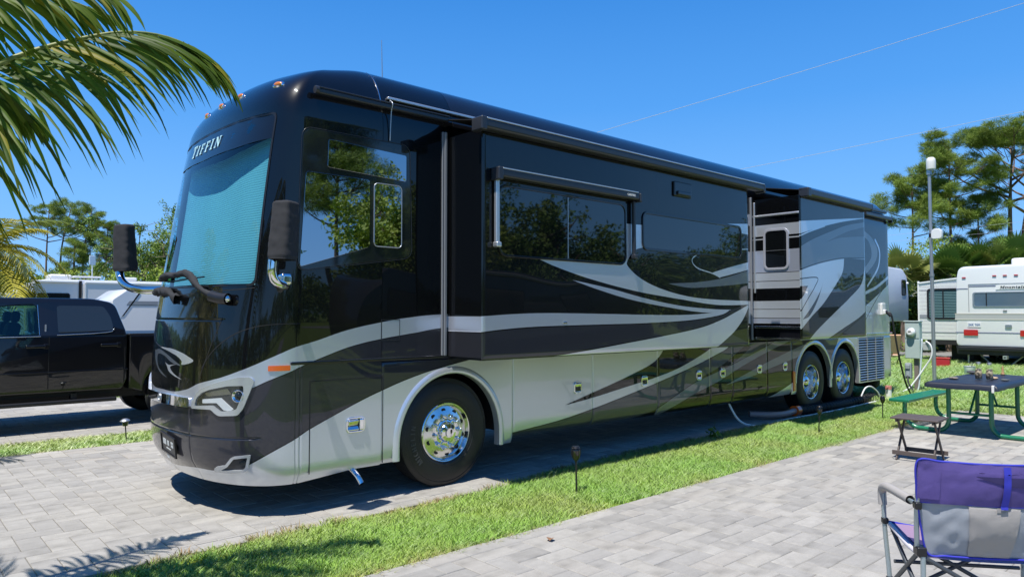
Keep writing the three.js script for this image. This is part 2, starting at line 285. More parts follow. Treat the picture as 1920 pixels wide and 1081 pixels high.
const frontPaint = painted(-3.4, 2.5, .2, 3.95, 345, a => {
  const mir = pts => rev(pts.filter(p => p[0] <= -.0).map(p => [-NOSE - p[0], p[1]]));
  const both = pts => [...mir(pts), ...pts.slice(1)];
  a.all('black');
  const sB = both(stripeBotP), sT = both(stripeTopP), lT = both(lowTopP);
  a.fill('charcoal', curve(sB, 4), [[2.5, .2], [-3.4, .2]]);
  a.fill('silver', curve(sT, 6), rev(curve(sB, 6)));
  a.line('line', sB, .007); a.line('line', sT, .004);
  a.fill('light', curve(lT, 6), [[2.5, .2], [-3.4, .2]]);
  a.line('line', lT, .009);
  a.fill('light', curve([...logo[0], logo[0][0]], 6)); a.fill('light', curve([...logo[1], logo[1][0]], 6)); a.fill('grey', curve([...logo[2], logo[2][0]], 6));
});
const slidePaint = painted(4.28, 9.08, 1.26, 3.46, 420, a => {
  a.all('black');
  const Ctop = [[4.2, 1.675], [4.67, 1.70], [5.11, 1.71], [5.84, 1.705], [6.77, 1.692], [7.49, 1.69], [8.02, 1.71], [8.61, 1.76]], Cbot = [[4.2, 1.52], [4.56, 1.55], [5.03, 1.57], [5.84, 1.58], [6.77, 1.59], [7.68, 1.62], [8.37, 1.685], [8.61, 1.76]];
  const Etop = [[5.16, 1.27], [5.84, 1.325], [6.44, 1.38], [7.12, 1.445], [7.87, 1.53], [8.37, 1.63], [8.72, 1.73], [9.05, 1.83]];
  a.fill('charcoal', curve([[4.2, 1.52], ...Cbot.slice(1)]), [[9.05, 1.83]], rev(curve(Etop)), [[5.16, 1.2], [4.2, 1.2]]);
  a.fill('light', curve(Etop), curve([[9.07, 1.80], [8.91, 1.62], [8.63, 1.43], [8.28, 1.27]]), [[8.28, 1.2], [5.16, 1.2]]);
  a.fill('charcoal', [[8.28, 1.27], [8.63, 1.43], [9.08, 1.30], [9.08, 1.2], [8.28, 1.2]]);
  a.fill('silver', curve(Ctop), rev(curve(Cbot)));
  a.line('line', Cbot, .012); a.line('line', Etop, .012);
  const At = curve([[6.73, 2.48], [6.55, 2.43], [6.42, 2.30], [6.45, 2.23], [6.65, 2.12], [6.98, 2.02], [7.49, 1.935], [8.04, 1.895], [9.07, 1.88]]), Ab = curve([[9.07, 1.83], [8.29, 1.82], [7.49, 1.88], [6.61, 1.96], [5.84, 2.07], [5.29, 2.18], [4.96, 2.27]]);
  a.fill('light', [[4.96, 2.27], [6.38, 2.285], [6.38, 2.73], [6.74, 2.74]], At, Ab);
  a.fill('silver', curve([[5.5, 2.06], [6.14, 1.98], [6.78, 1.88], [7.49, 1.80], [8.2, 1.765], [8.61, 1.76]]), curve([[8.61, 1.755], [8.0, 1.72], [7.12, 1.79], [6.45, 1.87], [5.9, 1.97], [5.5, 2.06]]));
  a.fill('light', curve([[8.17, 2.24], [8.6, 2.33], [9.08, 2.42]]), [[9.08, 2.31]], curve([[9.06, 2.305], [8.7, 2.24], [8.36, 2.18]]));
  a.fill('grey', curve([[7.2, 2.07], [7.88, 2.11], [8.51, 2.19], [9.08, 2.31]]), curve([[9.08, 2.13], [8.51, 2.08], [7.68, 2.03], [7.2, 2.07]]));
  a.line('light', [[8.36, 2.18], [8.17, 2.23], [7.85, 2.28], [7.72, 2.35], [7.75, 2.42], [8.0, 2.50], [8.4, 2.55], [9.08, 2.60]], .014);
  a.fill('light', [[8.22, 2.88], [9.08, 2.955], [9.08, 2.80], [8.87, 2.81]]);
  a.line('line', [[8.36, 2.18], [8.7, 2.24], [9.08, 2.31]], .01);
});
const baysPaint = painted(5.1, 15.85, .25, 1.42, 185, a => {
  a.all('light');
  const p2 = [[5.0, .405], [5.18, .43], [5.86, .49], [6.46, .575], [7.13, .69], [7.72, .80], [8.49, .955], [9.17, 1.12], [9.46, 1.21], [9.8, 1.42]], p3 = [[6.4, .25], [7.06, .355], [7.72, .46], [8.49, .61], [9.26, .79], [9.9, .96], [10.6, 1.13], [11.3, 1.42]], p5 = [[7.7, .35], [8.54, .585], [9.19, .73], [9.9, .93], [10.69, 1.12], [11.46, 1.28], [12.2, 1.42]], p7 = [[7.7, .46], [8.54, .74], [9.1, .86], [9.54, .95], [10.09, 1.08], [10.77, 1.25], [11.2, 1.42]];
  a.fill('black', curve([[5.97, .66], [6.46, .77], [7.13, .925], [7.72, 1.11], [8.0, 1.42]]), curve([[9.3, 1.42], [8.98, 1.21], [8.28, .99], [7.72, .88], [7.13, .80], [6.46, .71], [5.97, .66]]));
  a.fill('smoke', curve(p2), [[15.9, 1.42], [15.9, .2], [5, .2]]);
  a.fill('black', curve(p3), [[15.9, 1.42], [15.9, .2], [6.4, .2]]);
  a.fill('grey', curve(p7), rev(curve(p5)));
  a.line('line', p2, .01); a.line('line', p7, .01);
  a.fill('black', curve([[8.7, .80], [9.2, .93], [9.6, 1.08], [9.98, 1.25]]), curve([[10.1, 1.2], [9.7, 1.02], [9.2, .88], [8.7, .80]]));
  a.fill('grey', curve([[9.36, .66], [10.09, .83], [10.68, .96], [11.54, 1.13], [12.2, 1.25]]), curve([[12.2, 1.05], [11.54, .97], [10.68, .84], [10.09, .74], [9.36, .66]]));
  a.fill('light', [[10.67, .37], [11.09, .48], [11.57, .61], [11.7, .2], [10.67, .2]]);
  a.fill('smoke', [[12.0, 1.42], [12.6, 1.1], [12.9, .55], [15.9, .2], [15.9, 1.42]]);
  a.fill('light', [[13.3, 1.42], [12.95, .9], [12.9, .5], [13.5, .2], [15.9, .2], [15.9, 1.42]]);
});
const rearSlidePaint = painted(10.17, 12.5, 1.3, 3.5, 430, a => {
  a.all('black');
  a.fill('grey', [[10.17, 2.36]], curve([[10.19, 2.70], [10.58, 2.83], [11.14, 2.98], [11.79, 3.14], [12.5, 3.25]]), [[12.5, 1.3], [10.17, 1.3]]);
  a.fill('smoke', curve([[12.5, 3.17], [11.9, 3.06], [11.4, 2.93], [11.05, 2.82]]), curve([[11.05, 2.82], [11.56, 2.92], [12.5, 3.01]]));
  a.fill('light', curve([[10.17, 3.07], [11.35, 3.2], [12.47, 3.32]]), curve([[12.47, 3.31], [11.62, 3.18], [10.98, 3.06], [10.17, 2.885]]));
  a.line('light', [[10.17, 2.855], [10.48, 2.94], [10.98, 3.06]], .02);
  const arc = [[10.17, 2.355], [10.56, 2.44], [11.02, 2.52], [11.66, 2.60], [12.5, 2.64]], cl = [[11.66, 2.60], [11.59, 2.37], [11.32, 2.15], [10.89, 1.86], [10.49, 1.66], [10.17, 1.48]], cr = [[12.5, 2.62], [12.33, 2.22], [11.86, 1.97], [11.3, 1.73], [10.68, 1.46], [10.38, 1.3]];
  a.fill('light', curve(arc), [[12.5, 1.3], [10.17, 1.3]]); a.line('line', arc, .02);
  a.fill('black', curve(cl), [[10.17, 1.3], [10.38, 1.3]], rev(curve(cr)));
  a.fill('charcoal', curve([[12.5, 1.75], [12.19, 1.63], [11.61, 1.47], [11.0, 1.3]]), [[12.5, 1.3]]);
  a.fill('black', [[10.17, 2.11], [10.39, 2.12], [10.26, 1.98], [10.17, 1.92]]);
  a.fill('smoke', curve([[10.94, 2.26], [10.8, 2.06], [10.54, 1.84], [10.21, 1.62]]), curve([[10.21, 1.62], [10.44, 1.68], [10.72, 1.93], [10.94, 2.26]]));
  a.line('line', [[10.17, 2.22], [10.7, 2.25], [10.6, 2.1], [10.4, 1.94], [10.17, 1.75]], .016);
  a.line('line', [[12.5, 1.75], [12.19, 1.63], [11.61, 1.47], [11.0, 1.3]], .018); a.line('black', [[12.5, 1.72], [11.95, 1.53], [11.3, 1.3]], .03);
});
const rearSidePaint = painted(9.0, 15.85, 1.2, 3.95, 290, a => {
  a.all('black');
  const band = [[14.2, 2.02], [14.48, 2.12], [14.98, 2.24], [15.6, 2.46], [15.95, 2.61]], band2 = [[15.95, 2.48], [15.51, 2.28], [14.97, 2.07], [14.47, 1.88], [14.2, 1.78]];
  a.fill('light', [[14.0, 1.2], [14.2, 1.75]], rev(curve(band2)), [[15.95, 1.2]]);
  a.fill('charcoal', curve(band), curve(band2)); a.line('silver', band, .06); a.line('line', band2, .014);
  a.line('line', [[14.3, 1.5], [14.9, 1.95], [15.3, 2.2]], .014);
  a.fill('grey', curve([[14.4, 3.33], [14.8, 3.2], [15.05, 2.98], [14.93, 2.74], [14.48, 2.48]]), curve([[14.42, 2.6], [14.72, 2.8], [14.74, 2.98], [14.6, 3.14], [14.4, 3.2]]));
  a.line('silver', [[14.95, 3.18], [15.13, 3.02], [15.16, 2.84], [15.03, 2.59], [14.54, 2.25]], .05);
  for (const [y0, y1, c] of [[3.06, 3.24, 'silver'], [2.2, 2.33, 'light'], [2.09, 2.19, 'light'], [1.55, 1.9, 'light'], [2.33, 2.66, 'silver']]) a.fill(c, [[9.0, y0], [10.3, y0], [10.3, y1], [9.0, y1]]);
});
const sidePaint = (name, rows) => painted(0, .8, 1.25, 3.5, 300, a => { a.all('black'); for (const [y0, y1, c] of rows) a.fill(c, [[-1, y0], [2, y0], [2, y1], [-1, y1]]); });
const slideEndPaint = sidePaint('slide', [[1.53, 1.678, 'silver'], [1.26, 1.522, 'charcoal'], [1.522, 1.53, 'line']]);
const rearEndPaint = sidePaint('rear', [[3.205, 3.222, 'silver'], [2.89, 3.06, 'light'], [2.835, 2.855, 'light'], [2.335, 2.67, 'silver'], [2.205, 2.325, 'light'], [2.09, 2.195, 'light'], [1.78, 1.9, 'light'], [1.645, 1.77, 'light'], [1.56, 1.635, 'silver']]);
// ---------------------------------------------------------------- the motorhome
const font = await new FontLoader().loadAsync('fonts/droid/droid_serif_bold.typeface.json');
const fontSans = await new FontLoader().loadAsync('fonts/droid/droid_sans_bold.typeface.json');
const ZN = -5.70, ZC = -6.975, HB = 1.275, XS = 2.75, XE = 3.53, Y0 = 3.42, RY = .63, SE = 2 / 2.25;
const NY = [.27, .34, .5, .8, 1.1, 1.35, 1.6, 2.0, 2.6, 3.1, 3.3, 3.45], NX = [2.2, 2.1, 2.03, 2.02, 2.02, 2.03, 2.05, 2.11, 2.22, 2.33, 2.38, 2.43];
function interp(x, X, Y) { if (x <= X[0]) return Y[0]; for (let i = 1; i < X.length; i++) if (x <= X[i]) { const t = (x - X[i - 1]) / (X[i] - X[i - 1]); return Y[i - 1] + t * (Y[i] - Y[i - 1]); } return Y[Y.length - 1]; }
function smoothNose(y) { let s = 0; for (let k = -2; k <= 2; k++) s += interp(Math.max(.27, y + k * .05), NY, NX); return s / 5; }
const arcT = [], arcS = []; { let px, pz, s = 0; for (let i = 0; i <= 4000; i++) { const t = Math.PI * i / 4000, c = Math.cos(t), x = XS - .7 * Math.pow(Math.abs(Math.sin(t)), SE), z = HB * Math.sign(c) * Math.pow(Math.abs(c), SE); if (i) s += Math.hypot(x - px, z - pz); px = x; pz = z; arcT.push(t); arcS.push(s); } }
function arcInv(s) { let a = 0, b = 4000; while (b - a > 1) { const m = a + b >> 1; arcS[m] < s ? a = m : b = m; } const t = (s - arcS[a]) / (arcS[b] - arcS[a]); return arcT[a] + t * (arcT[b] - arcT[a]); }
const ryAt = p => { const q = p > 0 ? p : p < -3.2306 ? -3.2306 - p : Math.max(p, -3.2306 - p), t = Math.min(1, Math.max(0, (q + .6) / 1.38)); return .51 + (RY - .51) * t * t * (3 - 2 * t); };
function capParams(y, ry = RY) {
  if (y <= Y0) { const d = Math.max(0, .42 - y) / .15; return [XS - smoothNose(y), HB - .05 * d * d, XS]; }
  const k = Math.min(1, (y - Y0) / ry), c = 1 - Math.sqrt(Math.max(0, 1 - k * k)); return [XS - smoothNose(Y0) - .05 * c, HB - .42 * c, XS + .5 * c];
}
function capRaw(p, y) {
  const [a, b, x0] = capParams(y, ryAt(p));
  if (p >= 0) return V(x0 + p / .78 * (XE - x0), y, ZC + b);
  if (p <= -NOSE) return V(x0 + (-NOSE - p) / .78 * (XE - x0), y, ZC - b);
  const t = arcInv(-p), s = Math.abs(Math.sin(t)), c = Math.cos(t); return V(x0 - a * Math.pow(s, SE), y, ZC + b * Math.sign(c) * Math.pow(Math.abs(c), SE));
}
function capNormal(p, y) { const e = .012, du = capRaw(p + e, y).sub(capRaw(p - e, y)), dv = capRaw(p, y + e).sub(capRaw(p, Math.max(.2, y - e))); return du.cross(dv).normalize(); }
function capPos(p, y, off = 0) { const q = capRaw(p, y); return off ? q.addScaledVector(capNormal(p, y), off) : q; }
const P3 = v => [v.x, v.y, v.z];
function capPatch(outline, o0, o1, holes = [], bend = capPos) {      // a plate that lies on the curved nose
  const v2 = a => a.map(p => new THREE.Vector2(...p)); let C = v2(outline); if (THREE.ShapeUtils.isClockWise(C)) C.reverse();
  const Hs = holes.map(h => { const q = v2(h); if (!THREE.ShapeUtils.isClockWise(q)) q.reverse(); return q; });
  const all = [...C, ...Hs.flat()]; let tris = THREE.ShapeUtils.triangulateShape(C, Hs).map(t => t.map(i => all[i]));
  for (let n = 0; n < 3; n++) tris = tris.flatMap(([a, b, c]) => {
    if (Math.max(a.distanceTo(b), b.distanceTo(c), c.distanceTo(a)) < .05) return [[a, b, c]];
    const m = a.clone().lerp(b, .5), q = b.clone().lerp(c, .5), r = c.clone().lerp(a, .5); return [[a, m, r], [m, b, q], [r, q, c], [m, q, r]];
  });
  const pos = [], nor = [];
  for (const t of tris) for (const q of t) { pos.push(...P3(bend(q.x, q.y, o1))); nor.push(...P3(capNormal(q.x, q.y))); }
  for (const L of [C, ...Hs]) for (let i = 0; i < L.length; i++) {
    const a = L[i], b = L[(i + 1) % L.length], n = Math.max(1, Math.ceil(a.distanceTo(b) / .06));
    for (let k = 0; k < n; k++) { const u = a.clone().lerp(b, k / n), w = a.clone().lerp(b, (k + 1) / n), A = bend(u.x, u.y, o1), B = bend(w.x, w.y, o1), D = bend(w.x, w.y, o0), E = bend(u.x, u.y, o0); const N = B.clone().sub(A).cross(D.clone().sub(A)).normalize().negate(); for (const q of [A, E, D, A, D, B]) { pos.push(...P3(q)); nor.push(...P3(N)); } }
  }
  const g = new THREE.BufferGeometry(); g.setAttribute('position', new THREE.Float32BufferAttribute(pos, 3)); g.setAttribute('normal', new THREE.Float32BufferAttribute(nor, 3)); g.setAttribute('uv', new THREE.Float32BufferAttribute(new Float32Array(pos.length / 3 * 2), 2)); return g;
}
const coach = thing('motorhome', 'long black motorhome with silver swooshes and two slide-outs open', 'motorhome', [0, 0, 0]);
const C = (name, geo, m, parent = coach) => part(name, geo, m, parent);
const steps = (a, b, d) => { const n = Math.max(1, Math.round((b - a) / d)); return Array.from({ length: n + 1 }, (_, i) => a + (b - a) * i / n); };
const uniq = a => [...new Set(a.map(v => Math.round(v * 1e5) / 1e5))].sort((x, y) => x - y);
const WL = -NOSE + .42, WR = -.42, WB = 1.945;
{ // nose and cockpit shell
  const cols = uniq([...steps(-NOSE - .78, .78, .035), WL, WR, -.056, -.05, -.044, -.018, -.012, -.006, -1.062, -1.056, -1.05]);
  const rows = uniq([...steps(.27, Y0, .035), .665, .671, .677, .884, .89, .896, 1.642, 1.648, 1.654, WB, ...Array.from({ length: 13 }, (_, i) => Y0 + RY * Math.sin(i / 12 * Math.PI / 2))]);
  const dip = (p, y) => { let d = 0; if (Math.abs(y - .671) < .002 && p < -.34) d = .011; if (Math.abs(y - 1.648) < .002 && p < -.7 && p > -NOSE + .7) d = .009; if ((Math.abs(p + .05) < .002 || Math.abs(p + .012) < .002) && y < 1.24) d = .011; if (Math.abs(p + 1.056) < .002 && y < .885) d = .010; return d; };
  const uv = frontPaint.userData.uv;
  C('front_cap', waveNormals(surf(cols.length - 1, rows.length - 1, (i, j) => { const p = cols[i], y = rows[j] > Y0 ? Y0 + (rows[j] - Y0) / RY * ryAt(p) : rows[j], yy = p > 0 ? Math.max(y, .27 + .05 * Math.min(1, p / .5)) : y, q = capPos(p, yy, -dip(p, y)); return [q.x, q.y, q.z, ...uv(p, yy)]; }, (i, j) => cols[i] >= WL - .001 && cols[i + 1] <= WR + .001 && rows[j] >= WB - .001 && rows[j + 1] <= Y0 + .001), .03, 1.7), frontPaint);
  const top = steps(-NOSE - .78, .78, .05).map(p => { const q = capRaw(p, Y0 + ryAt(p) - .0001); return [q.x, q.z]; });
  const rf = extrude(top, .03); rf.rotateX(Math.PI / 2); rf.translate(0, 3.935, 0);
  const lid = span(XE, 15.45, 4.01, 4.054, ZC - HB + .41, ZC + HB - .41);
  C('roof', join([rf, lid]), M.gloss_black);
  const gapStrip = (pts, w) => { const c = curve(pts, 12), o = []; for (const s of [1, -1]) { const r = c.map((q, i) => { const a = c[Math.max(0, i - 1)], b = c[Math.min(c.length - 1, i + 1)], l = Math.hypot(b[0] - a[0], b[1] - a[1]); return [q[0] - s * w * (b[1] - a[1]) / l, q[1] + s * w * (b[0] - a[0]) / l]; }); o.push(...(s > 0 ? r : r.reverse())); } return o; };
  const mirr = pts => pts.map(([p, y]) => [-NOSE - p, y]), sl = [[-.70, 1.67], [-.76, 1.53], [-.86, 1.30], [-.94, 1.12]], br = [[-.90, 1.24], [-.84, 1.32], [-.74, 1.42], [-.58, 1.525], [-.40, 1.59], [-.22, 1.615], [-.02, 1.62]], up = [[-NOSE / 2, 1.87], [-1.35, 1.872], [-.97, 1.89], [-.6, 1.905], [-.42, 1.92]];
  for (const q of [sl, br, up]) for (const f of [q, mirr(q)]) C('panel_gap', capPatch(gapStrip(f, .0035), -.004, .0012), M.matt_black);
  const ft = extrude(steps(-NOSE - .78, .78, .05).map(p => { const q = capRaw(p, .42); return [q.x + .03, q.z * .99 + ZC * .01]; }), .03); ft.rotateX(Math.PI / 2); ft.translate(0, .42, 0); C('floor_pan', ft, M.matt_black);
}
{ // windscreen, its shade and the dark cab behind it
  const nu = 70, nv = 40, w = capPatch(roundRect(WL + .004, WR - .004, WB + .004, Y0 - .004, .05), -.002, .003);
  C('windscreen', w, M.pane);
  const ring = capPatch(roundRect(WL - .012, WR + .012, WB - .012, Y0 + .012, .06), -.002, .006, [roundRect(WL + .008, WR - .008, WB + .008, Y0 - .008, .05)]); C('windscreen_seal', ring, M.satin_black);
  const shadeMat = std(lin(.36, .42, .45), .9);
  C('windscreen_shade', surf(60, 360, (i, j) => { const p = WL - .05 + (WR - WL + .10) * i / 60, y = 1.86 + 1.38 * j / 360, u = Math.min(1, Math.max(0, (p - WL) / (WR - WL))), q = capPos(p, y, -(.060 + .125 * Math.sin(Math.PI * u)) + .0011 * Math.cos(j * 1.1 + .8 * Math.sin(i * .6)) + .003 * Math.sin(i * .33 + j * .02)); return P3(q); }), shadeMat);
  C('cab_interior', join([span(2.82, 2.86, 1.3, 3.6, ZC - 1.2, ZC + 1.2), span(2.38, 2.82, 1.60, 1.66, ZC - .95, ZC + .95)]), M.matt_black);
  C('windscreen_band', capPatch(roundPoly([[WL + .003, Y0 - .001], [WR - .003, Y0 - .001], [WR - .003, 3.20], [WR - .5, 3.165], [-NOSE / 2, 3.15], [WL + .5, 3.165], [WL + .003, 3.20]], .012), .0036, .0055), M.gloss_black);
  let adv = 0; const tg = join([...'TIFFIN'].map((ch, i) => { const g = new TextGeometry(ch, { font, size: i ? .108 : .126, depth: .002, curveSegments: 4, bevelEnabled: false }); g.computeBoundingBox(); const bw0 = g.boundingBox.max.x * .74; g.scale(.74, 1, 1); g.translate(adv, 0, 0); adv += bw0 + .03; return g; })); tg.computeBoundingBox();
  const bw = tg.boundingBox.max.x, pa = tg.attributes.position; let tris = [];
  for (let i = 0; i < pa.count; i++) { const q = capPos(-2.04 + pa.getX(i) / bw * .77, 3.235 + pa.getY(i), .010 + pa.getZ(i)); pa.setXYZ(i, q.x, q.y, q.z); }
  tg.computeVertexNormals(); C('windscreen_lettering', tg, std(lin(.42, .66, .70), .5));
}
{ // headlamps, bright bar, fog lamps, plate: both halves of the nose
  const flip = (pts, s) => s ? pts.map(([p, y]) => [-NOSE - p, y]) : pts;
  for (const s of [0, 1]) {
    const f = pts => flip(pts, s), outer = f(roundPoly([[-1.0, .90], [-.985, .955], [-.93, 1.035], [-.87, 1.075], [-.68, 1.135], [-.5, 1.178], [-.40, 1.182], [-.37, 1.15], [-.40, 1.06], [-.455, .92], [-.50, .865], [-.67, .855], [-.71, .872], [-.755, .905]], .02)), lens = f(roundPoly([[-.955, .925], [-.93, .99], [-.86, 1.04], [-.77, 1.07], [-.59, 1.105], [-.455, 1.11], [-.452, 1.06], [-.51, .915], [-.655, .893], [-.695, .915], [-.74, .94]], .015));
    const bez = std(lin(.52, .55, .58), .22, { metalness: .55 }), h = C('headlamp', capPatch(outer, -.01, .020, [lens]), bez);
    part('lamp_bowl', capPatch(lens, -.012, .003), std(lin(.11, .115, .12), .16, { metalness: .8 }), h);
    part('light_bar', capPatch(f(roundPoly([[-.86, .985], [-.66, 1.005], [-.54, .915], [-.575, .90], [-.63, .905], [-.70, .962], [-.86, .952]], .008)), .002, .012), std(lin(.62, .64, .66), .2), h);
    part('reflector', capPatch(f(roundPoly([[-.84, 1.035], [-.60, 1.085], [-.56, 1.04], [-.80, 1.01]], .01)), .002, .009), std(lin(.33, .32, .28), .14, { metalness: 1 }), h);
    const pp = s ? -NOSE + .50 : -.50, q = capPos(pp, 1.025, .008), n = capNormal(pp, 1.025), rq = new THREE.Quaternion().setFromUnitVectors(V(0, 1, 0), n);
    const ring = lathe([[.052, 0], [.052, .012], [.046, .014], [.040, .006], [.03, .002]], 28), ball = new THREE.SphereGeometry(.036, 24, 12, 0, 6.283, 0, 1.4); ball.translate(0, -.012, 0);
    for (const g of [ring, ball]) { g.applyQuaternion(rq); g.translate(q.x, q.y, q.z); }
    part('lamp_ring', ring, M.chrome, h); part('projector', ball, M.dark_glass, h);
    part('lamp_lens', capPatch(lens, .014, .017), M.clear, h);
    const fo = f(roundPoly([[-.79, .385], [-.76, .425], [-.635, .452], [-.56, .525], [-.395, .545], [-.43, .43], [-.47, .40], [-.6, .388]], .02)), fi = f(roundPoly([[-.70, .405], [-.615, .44], [-.545, .507], [-.425, .522], [-.452, .44], [-.49, .418]], .012));
    const fg = C('fog_lamp', capPatch(fo, -.008, .016, [fi]), bez); part('fog_recess', capPatch(fi, -.012, .002), M.trim_grey, fg);
    const fp = s ? -NOSE + .47 : -.47, fq = capPos(fp, .475, .003), fd = cyl(.03, .03, .012, 0, 0, 0, 20); fd.applyQuaternion(new THREE.Quaternion().setFromUnitVectors(V(0, 1, 0), capNormal(fp, .475))); fd.translate(fq.x, fq.y, fq.z); part('fog_bulb', fd, M.dark_glass, fg);
    // bumper side crease, corner marker
    const mk = f(roundRect(-.27, -.10, 1.228, 1.272, .006)); C('side_marker', capPatch(mk, -.002, .012), M.orange);
  }
  const bar0 = [[-NOSE + 1.02, .905], [-1.02, .905], [-1.02, .985], [-1.3, .99], [-NOSE + 1.3, .99], [-NOSE + 1.02, .985]];
  const cb = C('chrome_bar', capPatch(roundPoly(bar0, .015), -.01, .028), M.chrome);
  const e0 = capPos(-NOSE / 2, .948, .03), en = capNormal(-NOSE / 2, .948), em = new THREE.TorusGeometry(.032, .007, 8, 28); em.applyQuaternion(new THREE.Quaternion().setFromUnitVectors(V(0, 0, 1), en)); em.translate(e0.x, e0.y, e0.z); part('emblem', em, M.steel, cb);
  // number plate
  const pq = capPos(-1.42, .55, .02), pn = capNormal(-1.42, .55), rot = new THREE.Quaternion().setFromUnitVectors(V(0, 0, 1), pn), place = g => { g.applyQuaternion(rot); g.translate(pq.x, pq.y, pq.z); return g; };
  const fr = C('plate_frame', place(join([box(.32, .012, .016, 0, .084, 0), box(.32, .012, .016, 0, -.084, 0), box(.012, .18, .0155, -.154, 0, 0), box(.012, .18, .0155, .154, 0, 0)])), M.satin_black);
  const pl = part('number_plate', place(box(.298, .158, .006, 0, 0, -.002)), std(lin(.02, .022, .026), .35), fr);
  part('plate_print', place(join([box(.07, .05, .002, -.08, .01, .002), box(.04, .045, .002, .0, .012, .002), box(.05, .02, .002, .085, .03, .002), box(.05, .02, .002, .085, .0, .002), box(.10, .01, .002, 0, -.04, .002), box(.05, .03, .002, -.02, -.115, .002)])), std(lin(.55, .58, .58), .5), fr);
}
for (const p of [-.50, -1.15, -NOSE / 2, -NOSE + 1.15, -NOSE + .5]) { // clearance lamps on the brow
  const y = 3.71, q = capPos(p, y, .004), n = capNormal(p, y), g = new THREE.SphereGeometry(1, 16, 8, 0, 6.283, 0, 1.57); g.scale(.024, .022, .05); 
  const u = V(0, 1, 0).cross(n).normalize(), w = u.clone().cross(n).negate(); g.applyMatrix4(new THREE.Matrix4().makeBasis(w, n, u).setPosition(q)); C('clearance_lamp', g, M.amber);
  const b = cyl(.058, .066, .012, 0, 0, 0, 20); b.scale(.62, 1, 1); b.applyMatrix4(new THREE.Matrix4().makeBasis(w, n, u).setPosition(q)); C('lamp_base', b, M.chrome);
}
{ // side wall from the cockpit to the tail, with the rounded roof edge
  const edgeRows = [...steps(1.262, Y0, .12), ...Array.from({ length: 10 }, (_, i) => Y0 + RY * Math.sin((i + 1) / 10 * Math.PI / 2))];
  const zAt = (x, y) => { const [, b] = capParams(y), e = Math.max(0, x - 15.55) / .25; return ZC + b - (e > 0 ? .25 * (1 - Math.sqrt(Math.max(0, 1 - e * e))) : 0); };
  const wall = (x0, x1, m, uv, d = .12) => { const xs = uniq([...steps(x0, Math.min(x1, 15.55), d), ...(x1 > 15.55 ? Array.from({ length: 9 }, (_, i) => 15.55 + .25 * Math.sin(i / 8 * 1.5708)) : [])]); return C('side_wall', waveNormals(surf(xs.length - 1, edgeRows.length - 1, (i, j) => [xs[i], edgeRows[j], zAt(xs[i], edgeRows[j]), ...uv(xs[i], edgeRows[j])]), .02, 1.5), m); };
  wall(XE + .004, 4.36, frontPaint, (x, y) => frontPaint.userData.uv(x - XS, y), .05);
  wall(4.364, 9.0, M.gloss_black, (x, y) => [x, y]);
  wall(9.004, 15.8, rearSidePaint, rearSidePaint.userData.uv);
  C('far_side', span(2.9, 15.75, .36, 3.75, ZC - HB - .01, ZC - HB + .03, .015), M.gloss_black);
  C('rear_wall', span(15.70, 15.80, .36, 3.90, ZC - 1.06, ZC + 1.06, .03), M.gloss_black);
  C('inner_hull', join([span(2.87, 3.68, .5, 3.6, -8.2, -5.78), span(3.68, 5.02, 1.2, 3.6, -8.2, -5.78), span(5.02, 11.5, .46, 3.6, -8.2, -5.78), span(11.5, 14.05, 1.24, 3.6, -8.2, -5.78), span(14.05, 15.66, .46, 3.6, -8.2, -5.82)]), M.matt_black);
  C('chassis', join([span(2.9, 15.3, .50, .74, -7.5, -7.35), span(2.9, 15.3, .50, .74, -6.6, -6.45), span(4.2, 4.45, .42, .6, -8.0, -5.95), span(12.0, 12.3, .42, .62, -8.0, -5.95), span(13.3, 13.6, .42, .62, -8.0, -5.95)]), M.matt_black);
}
const winFrame = (x0, x1, y0, y1, r, w, z, d) => { const g = extrude(roundRect(x0 - w, x1 + w, y0 - w, y1 + w, r + w), d, { bevel: .004, holes: [rev(roundRect(x0, x1, y0, y1, r))] }); g.translate(0, 0, z); return g; };
// panels below the waist
function panel(name, x0, x1, y0, y1, m, uv, parent = coach, yb = null, extra = []) {
  const e = .007, xs = uniq([x0, x0 + e, ...steps(x0 + .03, x1 - .03, .06), x1 - e, x1, ...extra]), ys = [0, .012, ...steps(.05, .95, .09), .988, 1];
  const n = xs.length - 1;
  return part(name, waveNormals(surf(n, ys.length - 1, (i, j) => {
    const b = yb ? yb(xs[i]) : y0, y = b + (y1 - b) * ys[j]; let z = ZN; if (i === 0 || i === n || j === ys.length - 1) z -= .012; if (!yb && y - y0 < .12) z -= .045 * Math.pow((.12 - (y - y0)) / .12, 2); if (yb && y < .43) z -= .045 * Math.pow((.43 - y) / .12, 2); return [xs[i], y, z, ...uv(xs[i], y)];
  }), .02, 1.9), m, parent);
}
const fuv = (x, y) => frontPaint.userData.uv(x - XS, y), buv = baysPaint.userData.uv;
function archPanel(x0, x1, y1, arches, floor, m, uv) {
  const extra = [], yb = x => { let b = floor; for (const a of arches) { const d = (x - a.x) / a.rx; if (Math.abs(d) < .9999) b = Math.max(b, a.y + a.ry * Math.sqrt(1 - d * d)); else if (Math.abs(Math.abs(d) - 1) < .0006) b = Math.max(b, d > 0 ? (Math.abs(d) > 1 ? floor : a.y) : (Math.abs(d) > 1 ? floor : a.y)); } return b; };
  for (const a of arches) { for (let k = 1; k < 40; k++) extra.push(a.x - a.rx * Math.cos(k / 40 * Math.PI)); extra.push(a.x - a.rx * .9998, a.x + a.rx * .9998, a.x - a.rx * 1.0004, a.x + a.rx * 1.0004); }
  const o = panel('wheel_arch_panel', x0, x1, floor, y1, m, uv, coach, yb, extra.filter(x => x > x0 + .01 && x < x1 - .01));
  return o;
}
